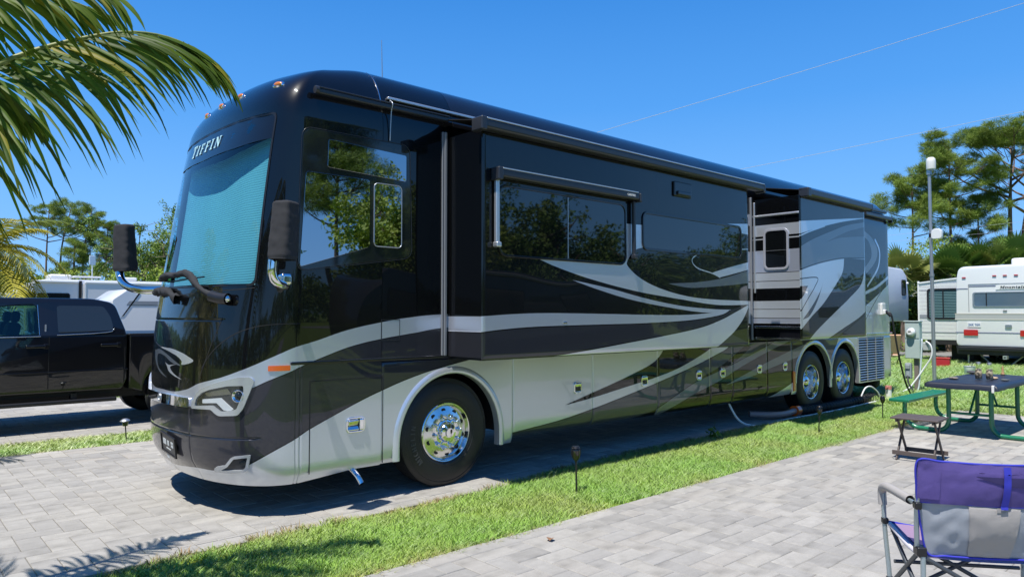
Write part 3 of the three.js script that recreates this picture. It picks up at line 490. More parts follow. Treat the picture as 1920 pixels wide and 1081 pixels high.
function archTrim(a, floor, m, uv) {
  const prof = [[0, -.07], [0, .006], [.008, .014], [.03, .017], [.055, .012], [.075, -.002]], n = 48;
  const path = k => { const u = k / n, lo = .12; if (u < lo) return [a.x - a.rx, floor + (a.y - floor) * u / lo, -1, 0]; if (u > 1 - lo) return [a.x + a.rx, floor + (a.y - floor) * (1 - u) / lo, 1, 0]; const t = Math.PI * (1 - (u - lo) / (1 - 2 * lo)); return [a.x + a.rx * Math.cos(t), a.y + a.ry * Math.sin(t), Math.cos(t), Math.sin(t)]; };
  return C('wheel_arch_trim', surf(n, prof.length - 1, (i, j) => { const [x, y, nx, ny] = path(i), X = x + nx * prof[j][0], Y = y + ny * prof[j][0]; return [X, Y, ZN + prof[j][1], ...uv(X, Y)]; }), m);
}
const archF = { x: 4.345, rx: .615, y: .47, ry: .64 }, archA = { x: 12.2, rx: .655, y: .55, ry: .625 }, archB = { x: 13.46, rx: .585, y: .55, ry: .625 };
archPanel(XE + .004, 5.165, 1.258, [archF], .325, frontPaint, fuv); archTrim(archF, .33, frontPaint, fuv);
for (const [a, b] of [[5.17, 6.45], [6.455, 7.735], [7.74, 8.97], [8.975, 9.565], [9.57, 10.585], [10.59, 11.40]]) {
  const d = panel('bay_door', a, b, .375, 1.30, baysPaint, buv), hx = { 5.17: 6.18, 6.455: 7.44, 7.74: 8.68, 8.975: 9.29, 9.57: 10.34, 10.59: 11.16 }[a];
  bayHandle(hx, .845, d);
}
function bayHandle(x, y, parent) {
  const h = part('handle', join([winFrame(x - .05, x + .05, y - .055, y + .055, .02, .014, ZN + .001, .008), rbox(.104, .052, .03, x, y + .032, ZN + .008, .014, [.35, 0, 0]), rbox(.104, .035, .02, x, y - .04, ZN + .004, .009, [-.6, 0, 0])]), M.chrome, parent); part('handle_recess', rbox(.104, .116, .006, x, y, ZN + .002, .002), M.satin_black, parent);
  return h;
}
archPanel(11.405, 14.03, 1.262, [archA, archB], .37, baysPaint, buv); const archM = std(lin(.66, .68, .71), .2, { metalness: .6 }); archTrim(archA, .55, archM, (x, y) => [x, y]); archTrim(archB, .40, archM, (x, y) => [x, y]);
C('side_marker', rbox(.08, .33, .02, 11.46, .59, ZN + .008, .008), M.orange);
{ // driver's lower door with its chrome pull, set in a real gap
  const gap = (x0, x1, y0, y1, w, d) => join([box(w, y1 - y0, d, x0, (y0 + y1) / 2, ZN), box(w, y1 - y0, d, x1, (y0 + y1) / 2, ZN), box(x1 - x0 - w, w, d, (x0 + x1) / 2, y1 - w / 2, ZN)]);
  const d = C('locker_door', gap(2.825, 3.545, .34, 1.13, .008, .004), M.matt_black);
  part('handle', join([winFrame(3.185, 3.345, .662, .768, .025, .016, ZN + .001, .008), rbox(.11, .06, .034, 3.238, .738, ZN + .006, .016, [.4, .1, 0]), rbox(.11, .045, .022, 3.238, .685, ZN + .004, .01, [-.6, 0, 0]), rbox(.048, .108, .03, 3.323, .715, ZN + .008, .014, [0, -.2, 0])]), M.chrome, d); part('handle_recess', rbox(.165, .112, .006, 3.265, .715, ZN + .002, .002), M.satin_black, d);
  C('fuel_flap', join([gap(3.525, 3.725, 1.455, 1.65, .005, .004), box(.19, .005, .004, 3.625, 1.4575, ZN)]), M.trim_grey);
  C('waist_rail', rbox(1.575, .028, .022, 3.435, 1.285, ZN + .004, .01), M.gloss_black);
  C('exhaust_pipe', tube([[3.25, .36, -6.1], [3.25, .33, -5.8], [3.27, .27, -5.68], [3.29, .20, -5.63]], .028, 16, 12), M.chrome);
}
{ // engine grille and tail panel
  const g = C('engine_grille', span(14.05, 15.27, .40, 1.245, ZN - .10, ZN - .04), M.matt_black);
  for (let k = 0; k < 17; k++) part('slat', box(1.20, .016, .035, 14.66, .435 + k * .0485, ZN - .012, [-.5, 0, 0]), M.aluminium, g);
  part('frame', join([span(14.035, 14.06, .39, 1.262, ZN - .05, ZN + .008), span(15.26, 15.285, .39, 1.262, ZN - .05, ZN + .008), span(14.06, 15.26, .385, .405, ZN - .05, ZN + .007), span(14.06, 15.26, 1.24, 1.262, ZN - .05, ZN + .007)]), M.aluminium, g);
  for (const x of [14.45, 14.86]) part('upright', box(.014, .83, .012, x, .82, ZN + .008), M.aluminium, g);
  panel('tail_panel', 15.29, 15.62, .40, 1.262, baysPaint, buv);
  C('corner_panel', surf(8, 6, (i, j) => { const t = i / 8 * 1.5708; return [15.62 + .18 * Math.sin(t), .42 + .845 * j / 6, ZN - .18 + .18 * Math.cos(t), ...buv(15.7, .42 + .84 * j / 6)]; }), baysPaint);
  C('side_trim', rbox(1.27, .03, .02, 15.07, 1.31, ZN + .006, .008), M.alloy); C('tail_marker', rbox(.07, .04, .02, 15.72, 1.31, ZN - .01, .008), M.red);
  C('power_inlet', join([rbox(.17, .24, .05, 15.22, 1.80, ZN + .02, .015), rbox(.11, .09, .05, 15.22, 1.74, ZN + .06, .015)]), M.plastic_white);
  C('mud_flap', span(14.0, 14.02, .12, .5, -6.5, -5.8), M.matt_black); C('tail_skirt', rbox(.25, .32, .5, 15.4, .36, -6.1, .08), M.matt_black);
}
{ // cockpit side window
  const W = C('side_window', tube(roundPoly([[2.69, 2.06], [2.73, 3.31], [3.83, 3.31], [3.86, 2.235]], .1, 8).map(p => [p[0], p[1], ZN + .002]), .003, 160, 6, true, 0), M.trim_grey);
  const gl = (pts, r) => { const g = extrude(roundPoly(pts, r), .006, { bevel: .002 }); g.translate(0, 0, ZN + .0015); return g; };
  part('window_field', gl([[2.70, 2.07], [2.74, 3.30], [3.82, 3.30], [3.85, 2.245]], .09).translate(0, 0, -.004), M.dark_glass, W);
  part('window_pane', gl([[2.965, 2.985], [2.975, 3.235], [3.785, 3.205], [3.785, 2.955]], .02).translate(0, 0, .003), M.mirror_glass, W);
  part('window_pane', gl([[2.715, 2.10], [2.765, 2.925], [3.39, 2.925], [3.39, 2.31]], .03).translate(0, 0, .003), M.mirror_glass, W);
  const sl = part('sliding_frame', tube(roundRect(3.435, 3.735, 2.32, 2.905, .04).map(p => [p[0], p[1], ZN + .011]), .0055, 80, 6, true, 0), M.steel, W);
  part('window_pane', gl([[3.44, 2.325], [3.44, 2.90], [3.73, 2.90], [3.73, 2.325]], .03).translate(0, 0, .003), M.mirror_glass, W);
}
{ // door-side awning rail, gutter, drip rod, aerial, slide seals
  C('awning_rail', join([rbox(1.42, .05, .05, 3.56, 3.635, ZN + .02, .015), rbox(1.42, .012, .018, 3.56, 3.664, ZN + .045, .004), cyl(.034, .034, .03, 2.845, 3.64, ZN + .03, 16, [0, 0, Math.PI / 2])]), M.trim_grey);
  C('gutter_rail', join([rbox(5.6, .028, .035, 6.4, 3.735, ZN - .04, .008)]), M.aluminium); C('roof_joint', capPatch(roundRect(.770, .780, 3.58, 4.03, .004), -.004, .004), M.alloy);
  C('drain_rod', tube([[3.60, 3.70, ZN + .01], [3.60, 3.66, ZN + .055], [3.60, 3.58, ZN + .03], [3.60, 3.32, ZN + .012]], .006, 20, 8), M.steel);
  C('aerial', bar([3.80, 3.98, -6.15], [3.78, 4.45, -6.14], .006, .003), M.steel);
  C('slide_seal', join([rbox(.032, 2.22, .03, 4.245, 2.40, ZN + .012, .008), rbox(.018, 2.22, .02, 4.215, 2.40, ZN + .008, .006)]), std(lin(.19, .20, .22), .4));
  C('slide_seal', join([rbox(.028, 2.2, .03, 9.14, 2.38, ZN + .012, .008), rbox(.03, 2.2, .03, 10.12, 2.40, ZN + .012, .008)]), std(lin(.19, .20, .22), .4));
}
function slidePanel(x0, x1, y0, y1, z, m) { // outer skin with rolled edges
  const e = .012, xs = uniq([x0, x0 + e, ...steps(x0 + .05, x1 - .05, .09), x1 - e, x1]), ys = uniq([y0, y0 + e, ...steps(y0 + .05, y1 - .05, .09), y1 - e, y1]), n = xs.length - 1, q = ys.length - 1, uv = m.userData.uv;
  return waveNormals(surf(n, q, (i, j) => [xs[i], ys[j], z - (i === 0 || i === n || j === 0 || j === q ? .014 : 0), ...uv(xs[i], ys[j])]), .03, 1.3);
}
function endPanel(x, z0, z1, y0, y1, m) { // a slide-out's end wall, facing the nose
  const uv = m.userData.uv; return waveNormals(surf(10, 20, (i, j) => { const z = z0 + (z1 - z0) * i / 10, y = y0 + (y1 - y0) * j / 20; return [x, y, z, ...uv(z - ZN, y)]; }), .016, 2.1);
}
{ // main slide-out
  const z = -5.146, f = C('slide_out', slidePanel(4.275, 9.085, 1.27, 3.45, z, slidePaint), slidePaint);
  part('end_wall', endPanel(4.287, ZN + .002, z - .012, 1.285, 3.46, slideEndPaint), slideEndPaint, f);
  part('slide_box', span(4.295, 9.07, 1.29, 3.455, ZN + .01, z - .016), M.gloss_black, f);
  part('slide_floor', span(4.30, 9.06, 1.262, 1.29, ZN + .02, z - .03), M.satin_black, f);
  const w = part('window', winFrame(4.485, 6.375, 2.272, 2.93, .09, .022, z - .001, .012), M.gloss_black, f);
  const pane = (x0, x1, y0, y1, r, p) => { const g = extrude(roundRect(x0, x1, y0, y1, r), .004); g.translate(0, 0, z + .001); return part('window_pane', g, M.tint_glass, p); };
  pane(4.487, 5.428, 2.274, 2.928, .085, w); pane(5.442, 6.373, 2.274, 2.928, .085, w);
  part('mullion', box(.012, .64, .012, 5.435, 2.60, z + .004), M.steel, w);
  const w2 = part('window', winFrame(6.725, 8.86, 2.475, 2.875, .06, .03, z - .001, .012), M.gloss_black, f); pane(6.727, 8.858, 2.477, 2.873, .06, w2);
  const aw = part('window_awning', join([rbox(2.12, .085, .10, 5.47, 3.042, z + .055, .02), rbox(.06, .125, .12, 4.41, 3.03, z + .058, .012), rbox(.04, .10, .112, 6.545, 3.03, z + .057, .012)]), M.trim_grey, f);
  part('awning_arm', join([rbox(.045, .62, .04, 4.425, 2.67, z + .035, .01), rbox(.06, .05, .07, 4.425, 2.36, z + .04, .012)]), M.aluminium, aw);
  part('awning_arm', join([rbox(.04, .64, .04, 6.50, 2.67, z + .035, .01), rbox(.06, .05, .07, 6.50, 2.355, z + .04, .012)]), M.trim_grey, aw);
  part('awning_edge', rbox(2.06, .012, .012, 5.47, 3.083, z + .104, .003), M.aluminium, aw);
  const t1 = new TextGeometry('CAREFREE', { font: fontSans, size: .026, depth: .002, curveSegments: 3 }); t1.scale(.85, 1, 1); t1.translate(6.30, 3.03, z + .1055); part('awning_print', t1, M.plastic_white, aw);
  part('vent', join([rbox(.37, .185, .03, 7.495, 3.24, z + .012, .03), rbox(.28, .05, .05, 7.50, 3.19, z + .025, .012)]), M.gloss_black, f);
  const top = part('slide_topper', join([rbox(5.15, .10, .13, 6.785, 3.475, z + .05, .03), rbox(.07, .13, .16, 4.20, 3.47, z + .045, .015), rbox(.05, .12, .15, 9.345, 3.465, z + .045, .015)]), M.trim_grey, f);
  part('topper_edge', rbox(5.1, .014, .014, 6.785, 3.523, z + .112, .004), M.aluminium, top);
  part('topper_cloth', box(5.05, .008, .60, 6.78, 3.585, z - .27, [.20, 0, 0]), M.matt_black, top);
  part('badge', rbox(.06, .02, .012, 5.39, 1.612, z + .004, .004), M.chrome, f);
}
{ // rear slide-out
  const z = -4.927, f = C('slide_out', slidePanel(10.165, 12.485, 1.325, 3.46, z, rearSidePaint === 0 ? null : rearSlidePaint), rearSlidePaint);
  part('end_wall', endPanel(10.177, ZN + .002, z - .012, 1.52, 3.46, rearEndPaint), rearEndPaint, f);
  part('slide_box', span(10.185, 12.47, 1.35, 3.455, ZN + .01, z - .016), M.gloss_black, f);
  part('slide_floor', join([span(10.17, 12.45, 1.32, 1.35, ZN + .02, z - .03), rbox(.02, .035, .74, 10.168, 1.50, -5.31, .006)]), M.alloy, f);
  const rr = g => { g.rotateY(-Math.PI / 2); return g; };       // drawn in (z, y), turned to face the nose
  const w = part('window', rr(winFrame(-5.475, -5.14, 2.40, 2.955, .055, .035, 0, .014)).translate(10.176, 0, 0), std(lin(.40, .41, .46), .3, { metalness: .3 }), f);
  const pg = extrude(roundRect(-5.473, -5.142, 2.402, 2.953, .05), .004); rr(pg).translate(10.172, 0, 0); part('window_pane', pg, M.tint_glass, w); part('window_bar', box(.006, .006, .33, 10.165, 2.66, -5.307), M.steel, w);
  part('awning_bar', join([rbox(.03, .03, .74, 10.165, 3.20, -5.31, .01), rbox(.025, 1.4, .03, 10.162, 2.72, -5.655, .008)]), M.aluminium, f);
  const top = part('slide_topper', join([rbox(5.55, .11, .13, 12.98, 3.50, z + .045, .03), rbox(.10, .135, .155, 10.25, 3.495, z + .042, .015)]), M.trim_grey, f);
  top.geometry.dispose(); top.geometry = join([rbox(2.32, .11, .13, 11.40, 3.50, z + .045, .03), rbox(.10, .135, .155, 10.25, 3.495, z + .042, .015), rbox(.05, .12, .14, 12.56, 3.495, z + .04, .015)]);
  part('topper_cloth', box(2.3, .008, .80, 11.35, 3.60, z - .37, [.17, 0, 0]), M.matt_black, top);
  C('awning_rail', join([rbox(1.35, .07, .07, 15.05, 3.66, ZN + .03, .015), rbox(.05, .12, .09, 15.7, 3.64, ZN + .02, .012), rbox(3.0, .05, .05, 14.1, 3.79, ZN - .03, .012)]), M.trim_grey);
}
function coverShape(w, h, d, x, y, z, rot, seed) { // a cloth bag pulled down over a mirror head: narrower at the top, creased, hem at the bottom
  const n = 44, m = 40, g = surf(n, m, (i, j) => { const a = i / n * 6.2832, v = j / m, c = Math.cos(a), s = Math.sin(a), k = Math.pow(Math.pow(Math.abs(c), 5) + Math.pow(Math.abs(s), 5), -.2), cap = v > .93 ? Math.sqrt(Math.max(0, 1 - Math.pow((v - .93) / .07, 2))) : 1, tp = (1.04 - .16 * v) * (v < .03 ? .93 : 1), f = 1 + .07 * (vnoise(a * 1.3 + seed * 5, v * 7) - .5) + .05 * (vnoise(a * 3 + seed, v * 16 + a) - .5); return [c * k * w / 2 * tp * f * (.25 + .75 * cap), h * (Math.min(v, .93 + .07 * Math.sin(Math.min(1, Math.max(0, (v - .93) / .07)) * 1.57) * .6) - .5), -s * k * d / 2 * tp * f * (.25 + .75 * cap)]; });
  const lid = surf(1, 1, (i, j) => [(i - .5) * w * .3, h * .47, (.5 - j) * d * .3]); return xf(join([g, lid]), [x, y, z], rot);
}
{ // mirrors under black covers, covered wiper arms
  const nm = C('mirror_bracket', join([tube([[2.36, 2.18, -5.40], [2.35, 2.02, -5.40], [2.40, 1.945, -5.42], [2.50, 1.93, -5.50], [2.575, 1.97, -5.66], [2.59, 1.99, -5.76]], .036, 28, 12), rbox(.10, .10, .09, 2.50, 1.98, -5.50, .03)]), M.chrome);
  part('mirror_cover', coverShape(.165, .475, .205, 2.415, 2.36, -5.335, [.02, .35, -.06], 3), M.cover_cloth, nm);
  const fm = C('mirror_bracket', tube([[2.05, 2.22, -8.70], [2.05, 2.09, -8.64], [2.08, 2.00, -8.48], [2.16, 1.955, -8.25], [2.3, 1.95, -8.0]], .042, 28, 12), M.chrome);
  part('mirror_cover', coverShape(.165, .53, .22, 2.09, 2.435, -8.66, [-.02, .5, .05], 8), M.cover_cloth, fm);
  const onCap = (pts, off) => pts.map(([p, y, o]) => P3(capPos(p, y, off + (o || 0))));
  const sleeve = (pts, r) => { const c = new THREE.CatmullRomCurve3(pts.map(q => V(...q))), n = 40, R = rng(3), g = new THREE.TubeGeometry(c, n, r, 12); const p = g.attributes.position; for (let i = 0; i <= n; i++) { const ctr = c.getPointAt(i / n), s0 = .55 + .75 * vnoise(i * .3, r * 77) + .2 * vnoise(i * 1.3, 5.5) - .1; for (let k = 0; k <= 12; k++) { const s = s0 * (.62 + .75 * vnoise(i * .55 + 3, (k % 12) * .9 + r * 40)), o = i * 13 + k, v = V(p.getX(o), p.getY(o), p.getZ(o)).sub(ctr).multiplyScalar(s).add(ctr); p.setXYZ(o, v.x, v.y, v.z); } } g.computeVertexNormals(); return g; };
  const w1 = C('wiper_arm', sleeve(onCap([[-2.0, 2.02], [-1.78, 2.055], [-1.54, 2.045], [-1.32, 2.06], [-1.19, 2.03], [-1.10, 1.97], [-.98, 1.91], [-.86, 1.865], [-.74, 1.83]], .038), .031), M.cover_cloth);
  part('wiper_blade', tube(onCap([[-2.2, 2.03], [-1.7, 2.0], [-1.3, 2.01], [-1.0, 2.02]], .012), .007, 24, 6), M.satin_black, w1);
  part('wiper_motor', tube(onCap([[-.80, 1.845], [-.70, 1.825], [-.62, 1.82]], .055), .048, 12, 14), M.satin_black, w1);
  const q = capPos(-.63, 1.82, .055); part('wiper_cap', new THREE.SphereGeometry(.034, 16, 12).translate(q.x, q.y, q.z), M.chrome, w1);
  C('wiper_arm', sleeve(onCap([[-2.15, 1.90], [-1.95, 1.915], [-1.75, 1.91], [-1.55, 1.88], [-1.36, 1.825]], .04), .036), M.cover_cloth);
}
// wheels
function wheelGeo(kind) {
  const tread = []; for (let k = -4; k <= 4; k++) { const y = k * .026; tread.push([.531, y - .010], [.531, y + .008], [.522, y + .010], [.522, y + .015]); }
  const T = lathe([[.285, -.125], [.30, -.14], [.33, -.148], [.40, -.153], [.46, -.148], [.505, -.132], [.526, -.118], ...tread, [.526, .121], [.505, .134], [.487, .143], [.484, .139], [.46, .148], [.40, .154], [.34, .150], [.336, .146], [.33, .148], [.305, .143], [.285, .128]], 72);
  const rim = kind ? [[.296, .138], [.288, .146], [.279, .143], [.268, .12], [.262, .02], [.25, -.035], [.225, -.048], [.15, -.048], [.135, -.036]] : [[.296, .138], [.288, .146], [.279, .143], [.272, .118], [.262, .105], [.245, .108], [.20, .128], [.165, .137], [.16, .131], [.135, .131]];
  const hub = kind ? [[.135, -.036], [.118, -.03], [.112, .045], [.10, .062], [.06, .085], [0, .088]] : [[.135, .131], [.112, .131], [.104, .136], [.100, .165], [.085, .185], [.05, .192], [.045, .204], [0, .206]];
  return [T, lathe(rim, 64), lathe(hub, 48)].map(g => { g.rotateX(Math.PI / 2); return toCreasedNormals(g, .6); });
}
const nutGeo = (() => { const g = lathe([[.0, .05], [.012, .048], [.0165, .036], [.017, .006], [.024, .004], [.024, 0]], 12); g.rotateX(Math.PI / 2); return g; })();
const holeGeo = (() => { const g = new THREE.CylinderGeometry(.023, .023, .012, 20); g.rotateX(Math.PI / 2); return g; })();
function makeWheel(kind, x, z, lettered) {
  const [T, R, H] = wheelGeo(kind), w = C('wheel', T, M.rubber); w.position.set(x, .529, z); w.rotation.z = x;
  part('rim', R, M.alloy, w); part('hub_cap', H, M.chrome, w);
  for (let k = 0; k < 10; k++) {
    const a = k * .6283 + .1, n = part('lug_nut', nutGeo, M.chrome, w); n.position.set(Math.cos(a) * .15, Math.sin(a) * .15, kind ? -.046 : .132);
    const b = a + .314, h = part('hand_hole', holeGeo, M.matt_black, w), tilt = kind ? 0 : .30; h.position.set(Math.cos(b) * .215, Math.sin(b) * .215, kind ? -.0445 : .1185); h.rotation.set(-Math.sin(b) * -tilt, -Math.cos(b) * -tilt * -1, 0); h.scale.set(1, 1, kind ? 1 : .9);
  }
  if (lettered) {
    const list = []; [...'MICHELIN'].forEach((ch, i) => { const g = new TextGeometry(ch, { font: fontSans, size: .052, depth: .0045, curveSegments: 3 }), a = Math.PI * .93 + Math.PI * .28 - i * .125 - (i > 1 ? -.03 : 0); g.computeBoundingBox(); g.translate(-g.boundingBox.max.x / 2, 0, 0); g.scale(.9, 1, 1); g.rotateZ(a - Math.PI / 2); g.translate(Math.cos(a) * .385, Math.sin(a) * .385, .1525); list.push(g); });
    const t = part('tyre_lettering', join(list), std(lin(.05, .05, .05), .5), w); w.rotation.z = 0;
  }
  return w;
}
makeWheel(0, 4.31, -5.885, true); makeWheel(1, 12.16, -5.875); makeWheel(1, 13.44, -5.875);
C('rear_tyre_inner', join([12.16, 13.44, 4.31].flatMap(x => [xf(new THREE.CylinderGeometry(.52, .52, .28, 40), [x, .529, -8.05], [Math.PI / 2, 0, 0])])), M.rubber);
// ---------------------------------------------------------------- left: pickup truck, trailers beyond it
{
  const z = -12.15, t = thing('pickup_truck', 'glossy black crew-cab pickup truck on the pad left of the motorhome', 'pickup truck', [0, 0, 0]);
  const paint = phys(lin(.005, .0055, .008), .3, { clearcoat: 1, clearcoatRoughness: .02, specularIntensity: .4 });
  const zc = z - 1.0, P = (n, g, m, par = t) => part(n, g, m, par);
  // cab: side section pulled across, tumblehome by tapering towards the roof
  const taper = (g, zf) => { const p = g.attributes.position; for (let i = 0; i < p.count; i++) { const y = p.getY(i), k = y > 1.38 ? 1 - .19 * Math.pow((y - 1.38) / .55, 1.15) : y > .9 ? 1 : 1 - .05 * (.9 - y); p.setZ(i, zc + (p.getZ(i) - zc) * k * (zf || 1)); } g.computeVertexNormals(); return g; };
  const dense = (outline, holes, z0, z1, m) => { const g = extrude(outline, z1 - z0, { bevel: .025, holes, curve: 8 }); g.translate(0, 0, z0); return toCreasedNormals(taper(g), .5); };
  const cabTop = roundPoly([[-.30, 1.36], [.62, 1.90], [1.2, 1.935], [2.55, 1.935], [2.84, 1.87], [2.985, 1.40], [2.985, 1.36]], .10, 6);
  const frontHole = roundPoly([[.98, 1.78], [1.82, 1.83], [1.84, 1.405], [.50, 1.385], [.50, 1.50]], .05); P('cab_roof', dense(cabTop, [rev(frontHole)], zc - 1.0, zc + 1.0), paint);
  for (const s of [-1, 1]) P('front_seat', join([rbox(.16, .62, .48, 1.55, 1.28, zc + s * .42, .07, [0, 0, -.22]), rbox(.10, .17, .26, 1.63, 1.66, zc + s * .42, .05, [0, 0, -.1])]), M.matt_black);
  P('steering_wheel', xf(new THREE.TorusGeometry(.17, .016, 8, 28), [.92, 1.40, zc + .42], [0, 1.2, 0]), M.satin_black);
  P('cab_body', dense(roundPoly([[-.28, 1.39], [-.30, .62], [-.2, .56], [2.93, .56], [2.99, .70], [2.985, 1.39]], .04), [], zc - 1.0, zc + 1.0), paint);
  P('bonnet', dense(roundPoly([[-1.25, .55], [-1.28, 1.1], [-1.15, 1.22], [-.28, 1.36], [-.29, .6]], .06), [], zc - .97, zc + .97), paint);
  const arch = []; for (let k = 0; k <= 20; k++) { const a = Math.PI * k / 20; arch.push([3.72 + .50 * Math.cos(a), .50 + .47 * Math.sin(a)]); }
  P('cargo_bed', dense([[3.02, 1.375], [3.02, .56], ...rev(arch).map(p => p), [4.72, .56], [4.74, 1.375]], [], zc - .99, zc + .99), paint);
  P('bed_rail', rbox(1.74, .035, 2.0, 3.88, 1.385, zc, .012), M.satin_black);
  // windows, on the tapered cab side
  const zside = y => zc + 1.024 * (1 - .19 * Math.pow(Math.max(0, y - 1.38) / .55, 1.15));
  const onSide = (pts, off, depth) => { const g = extrude(pts, depth || .004, { curve: 6 }); const p = g.attributes.position; for (let i = 0; i < p.count; i++) p.setZ(i, zside(p.getY(i)) + off + p.getZ(i)); g.computeVertexNormals(); return g; };
  const glassM = phys(lin(.02, .026, .03), .03, { ior: 1.7 }), frontGlass = phys(lin(.45, .62, .60), 0, { transmission: .85, thickness: 0 });
  const win = (pts, m) => P('side_window', onSide(roundPoly(pts, .05), .002), m);
  win([[.98, 1.78], [1.82, 1.83], [1.84, 1.405], [.50, 1.385], [.50, 1.50]], phys(lin(.42, .66, .64), 0, { transmission: 1, thickness: 0, ior: 1.5 }));
  win([[2.07, 1.825], [2.68, 1.82], [2.77, 1.66], [2.80, 1.475], [2.76, 1.45], [2.075, 1.42]], glassM);
  P('door_seam', join([[1.965, .62, 1.37, 0], [2.955, .66, 1.2, 0]].map(([x, a, b]) => box(.008, b - a, .006, x, (a + b) / 2, zc + 1.024))), M.matt_black);
  P('belt_trim', join([tube([[.45, 1.365, zside(1.37) + .006], [1.2, 1.375, zside(1.375) + .006], [1.86, 1.38, zside(1.38) + .006]], .007, 12, 6), tube([[2.06, 1.395, zside(1.395) + .006], [2.5, 1.412, zside(1.41) + .006], [2.76, 1.435, zside(1.435) + .006], [2.805, 1.475, zside(1.475) + .006]], .007, 16, 6), tube([[1.845, 1.40, zside(1.4) + .005], [1.835, 1.83, zside(1.83) + .005]], .006, 6, 6)]), M.alloy);
  for (const x of [1.80, 2.74]) P('door_handle', join([rbox(.24, .045, .03, x, 1.235, zc + 1.035, .015), rbox(.06, .07, .02, x + .13, 1.235, zc + 1.03, .01)]), paint);
  P('body_crease', rbox(4.0, .02, .012, 1.0, .86, zc + 1.025, .005), paint);
  P('running_board', rbox(2.9, .06, .16, 1.4, .42, zc + .98, .02), M.satin_black);
  P('board_bracket', join([box(.08, .1, .12, .4, .48, zc + .9), box(.08, .1, .12, 2.3, .48, zc + .9)]), M.satin_black);
  P('underbody', join([span(-1.1, 4.6, .42, .58, zc - .8, zc + .75), span(.0, 2.9, .50, .56, zc - .95, zc + .93)]), M.matt_black);
  P('rear_bumper', rbox(.16, .2, 1.9, 4.80, .62, zc, .04), M.chrome);
  P('door_mirror', rbox(.16, .24, .22, .35, 1.50, zc + 1.12, .05), paint);
  const tyre = () => { const g = lathe([[.22, -.11], [.30, -.135], [.385, -.12], [.40, -.08], [.40, .08], [.385, .12], [.30, .135], [.22, .11]], 40); g.rotateX(Math.PI / 2); return g; }, rim = () => { const g = lathe([[.225, .11], [.215, .10], [.2, .04], [.06, .05], [.04, .075], [0, .08]], 30); g.rotateX(Math.PI / 2); return g; };
  for (const [x, zz, r] of [[3.72, zc + .84, 0], [3.72, zc - .84, Math.PI], [-.42, zc + .84, 0], [-.42, zc - .84, Math.PI]]) { const w = P('wheel', tyre(), M.rubber); w.position.set(x, .40, zz); w.rotation.y = r; part('rim', rim(), M.alloy, w); }
  P('side_print', box(.02, .12, .003, 1.92, 1.49, zside(1.49) + .012), M.aluminium);
}
function windowOn(parent, x0, x1, y0, y1, z, m = M.dark_glass, r = .06) { const w = part('window', winFrame(x0, x1, y0, y1, r, .03, z - .004, .02), M.satin_black, parent); const g = extrude(roundRect(x0, x1, y0, y1, r), .006); g.translate(0, 0, z); part('window_pane', g, m, w); return w; }
const rvWhite = phys(lin(.66, .67, .69), .35, { clearcoat: .5, clearcoatRoughness: .15 }), rvGrey = std(lin(.25, .265, .29), .45), rvBlue = std(lin(.58, .63, .70), .4);
function rvWheels(parent, xs, z, r = .36) { for (const x of xs) { const g = lathe([[.17, -.1], [r * .8, -.11], [r, -.08], [r, .08], [r * .8, .11], [.17, .1]], 28); g.rotateX(Math.PI / 2); const w = part('wheel', g, M.rubber, parent); w.position.set(x, r, z); const h = lathe([[.175, .09], [.16, .05], [.05, .06], [0, .09]], 24); h.rotateX(Math.PI / 2); part('rim', h, M.alloy, w); } }
{
  const t = thing('motorhome', 'silver-white motorhome with a slide-out and black windows behind the pickup truck', 'motorhome'), z = -33;
  const g = extrude(roundPoly([[4.3, .5], [4.30, 2.3], [4.42, 2.75], [5.12, 3.08], [14, 3.08], [14, .5]], .22, 6), 2.4, { bevel: .05 }); g.translate(0, 0, z - 2.4); part('body', toCreasedNormals(g, .6), rvWhite, t);
  windowOn(t, 4.93, 5.98, 2.05, 2.50, z + .055, M.dark_glass); const wf = part('windscreen', rbox(.08, .62, 2.1, 4.27, 2.2, z - 1.2, .03, [0, 0, -.04]), M.dark_glass, t); windowOn(t, 4.40, 4.83, 2.0, 2.52, z + .055, M.dark_glass, .04);
  const s = part('slide_out', rbox(6.2, 1.75, .7, 9.55, 2.06, z + .30, .03), rvWhite, t); part('slide_trim', join([rbox(6.3, .09, .12, 9.55, 2.95, z + .62, .03), box(.05, 1.7, .02, 6.42, 2.05, z + .66)]), M.white, s); part('slide_gap', box(.10, 1.9, .06, 6.36, 2.08, z + .055), M.matt_black, t);
  windowOn(s, 7.2, 9.4, 1.8, 2.42, z + .655);
  const a = part('roof_air_unit', rbox(.8, .22, .9, 5.8, 3.20, z - 1.1, .09), M.white, t); const d = part('solar_panel', rbox(1.0, .06, .7, 6.7, 3.22, z - .7, .02), M.white, t); part('roof_vent', rbox(.5, .14, .5, 8.4, 3.2, z - 1, .05), M.white, t);
  part('awning', rbox(1.6, .09, .12, 5.5, 2.98, z + .10, .03), M.white, t); part('skirt', box(9.7, .45, 2.4, 9.15, .62, z - 1.18), rvGrey, t); rvWheels(t, [5.6, 11.6, 12.5], z - .06, .46);
}
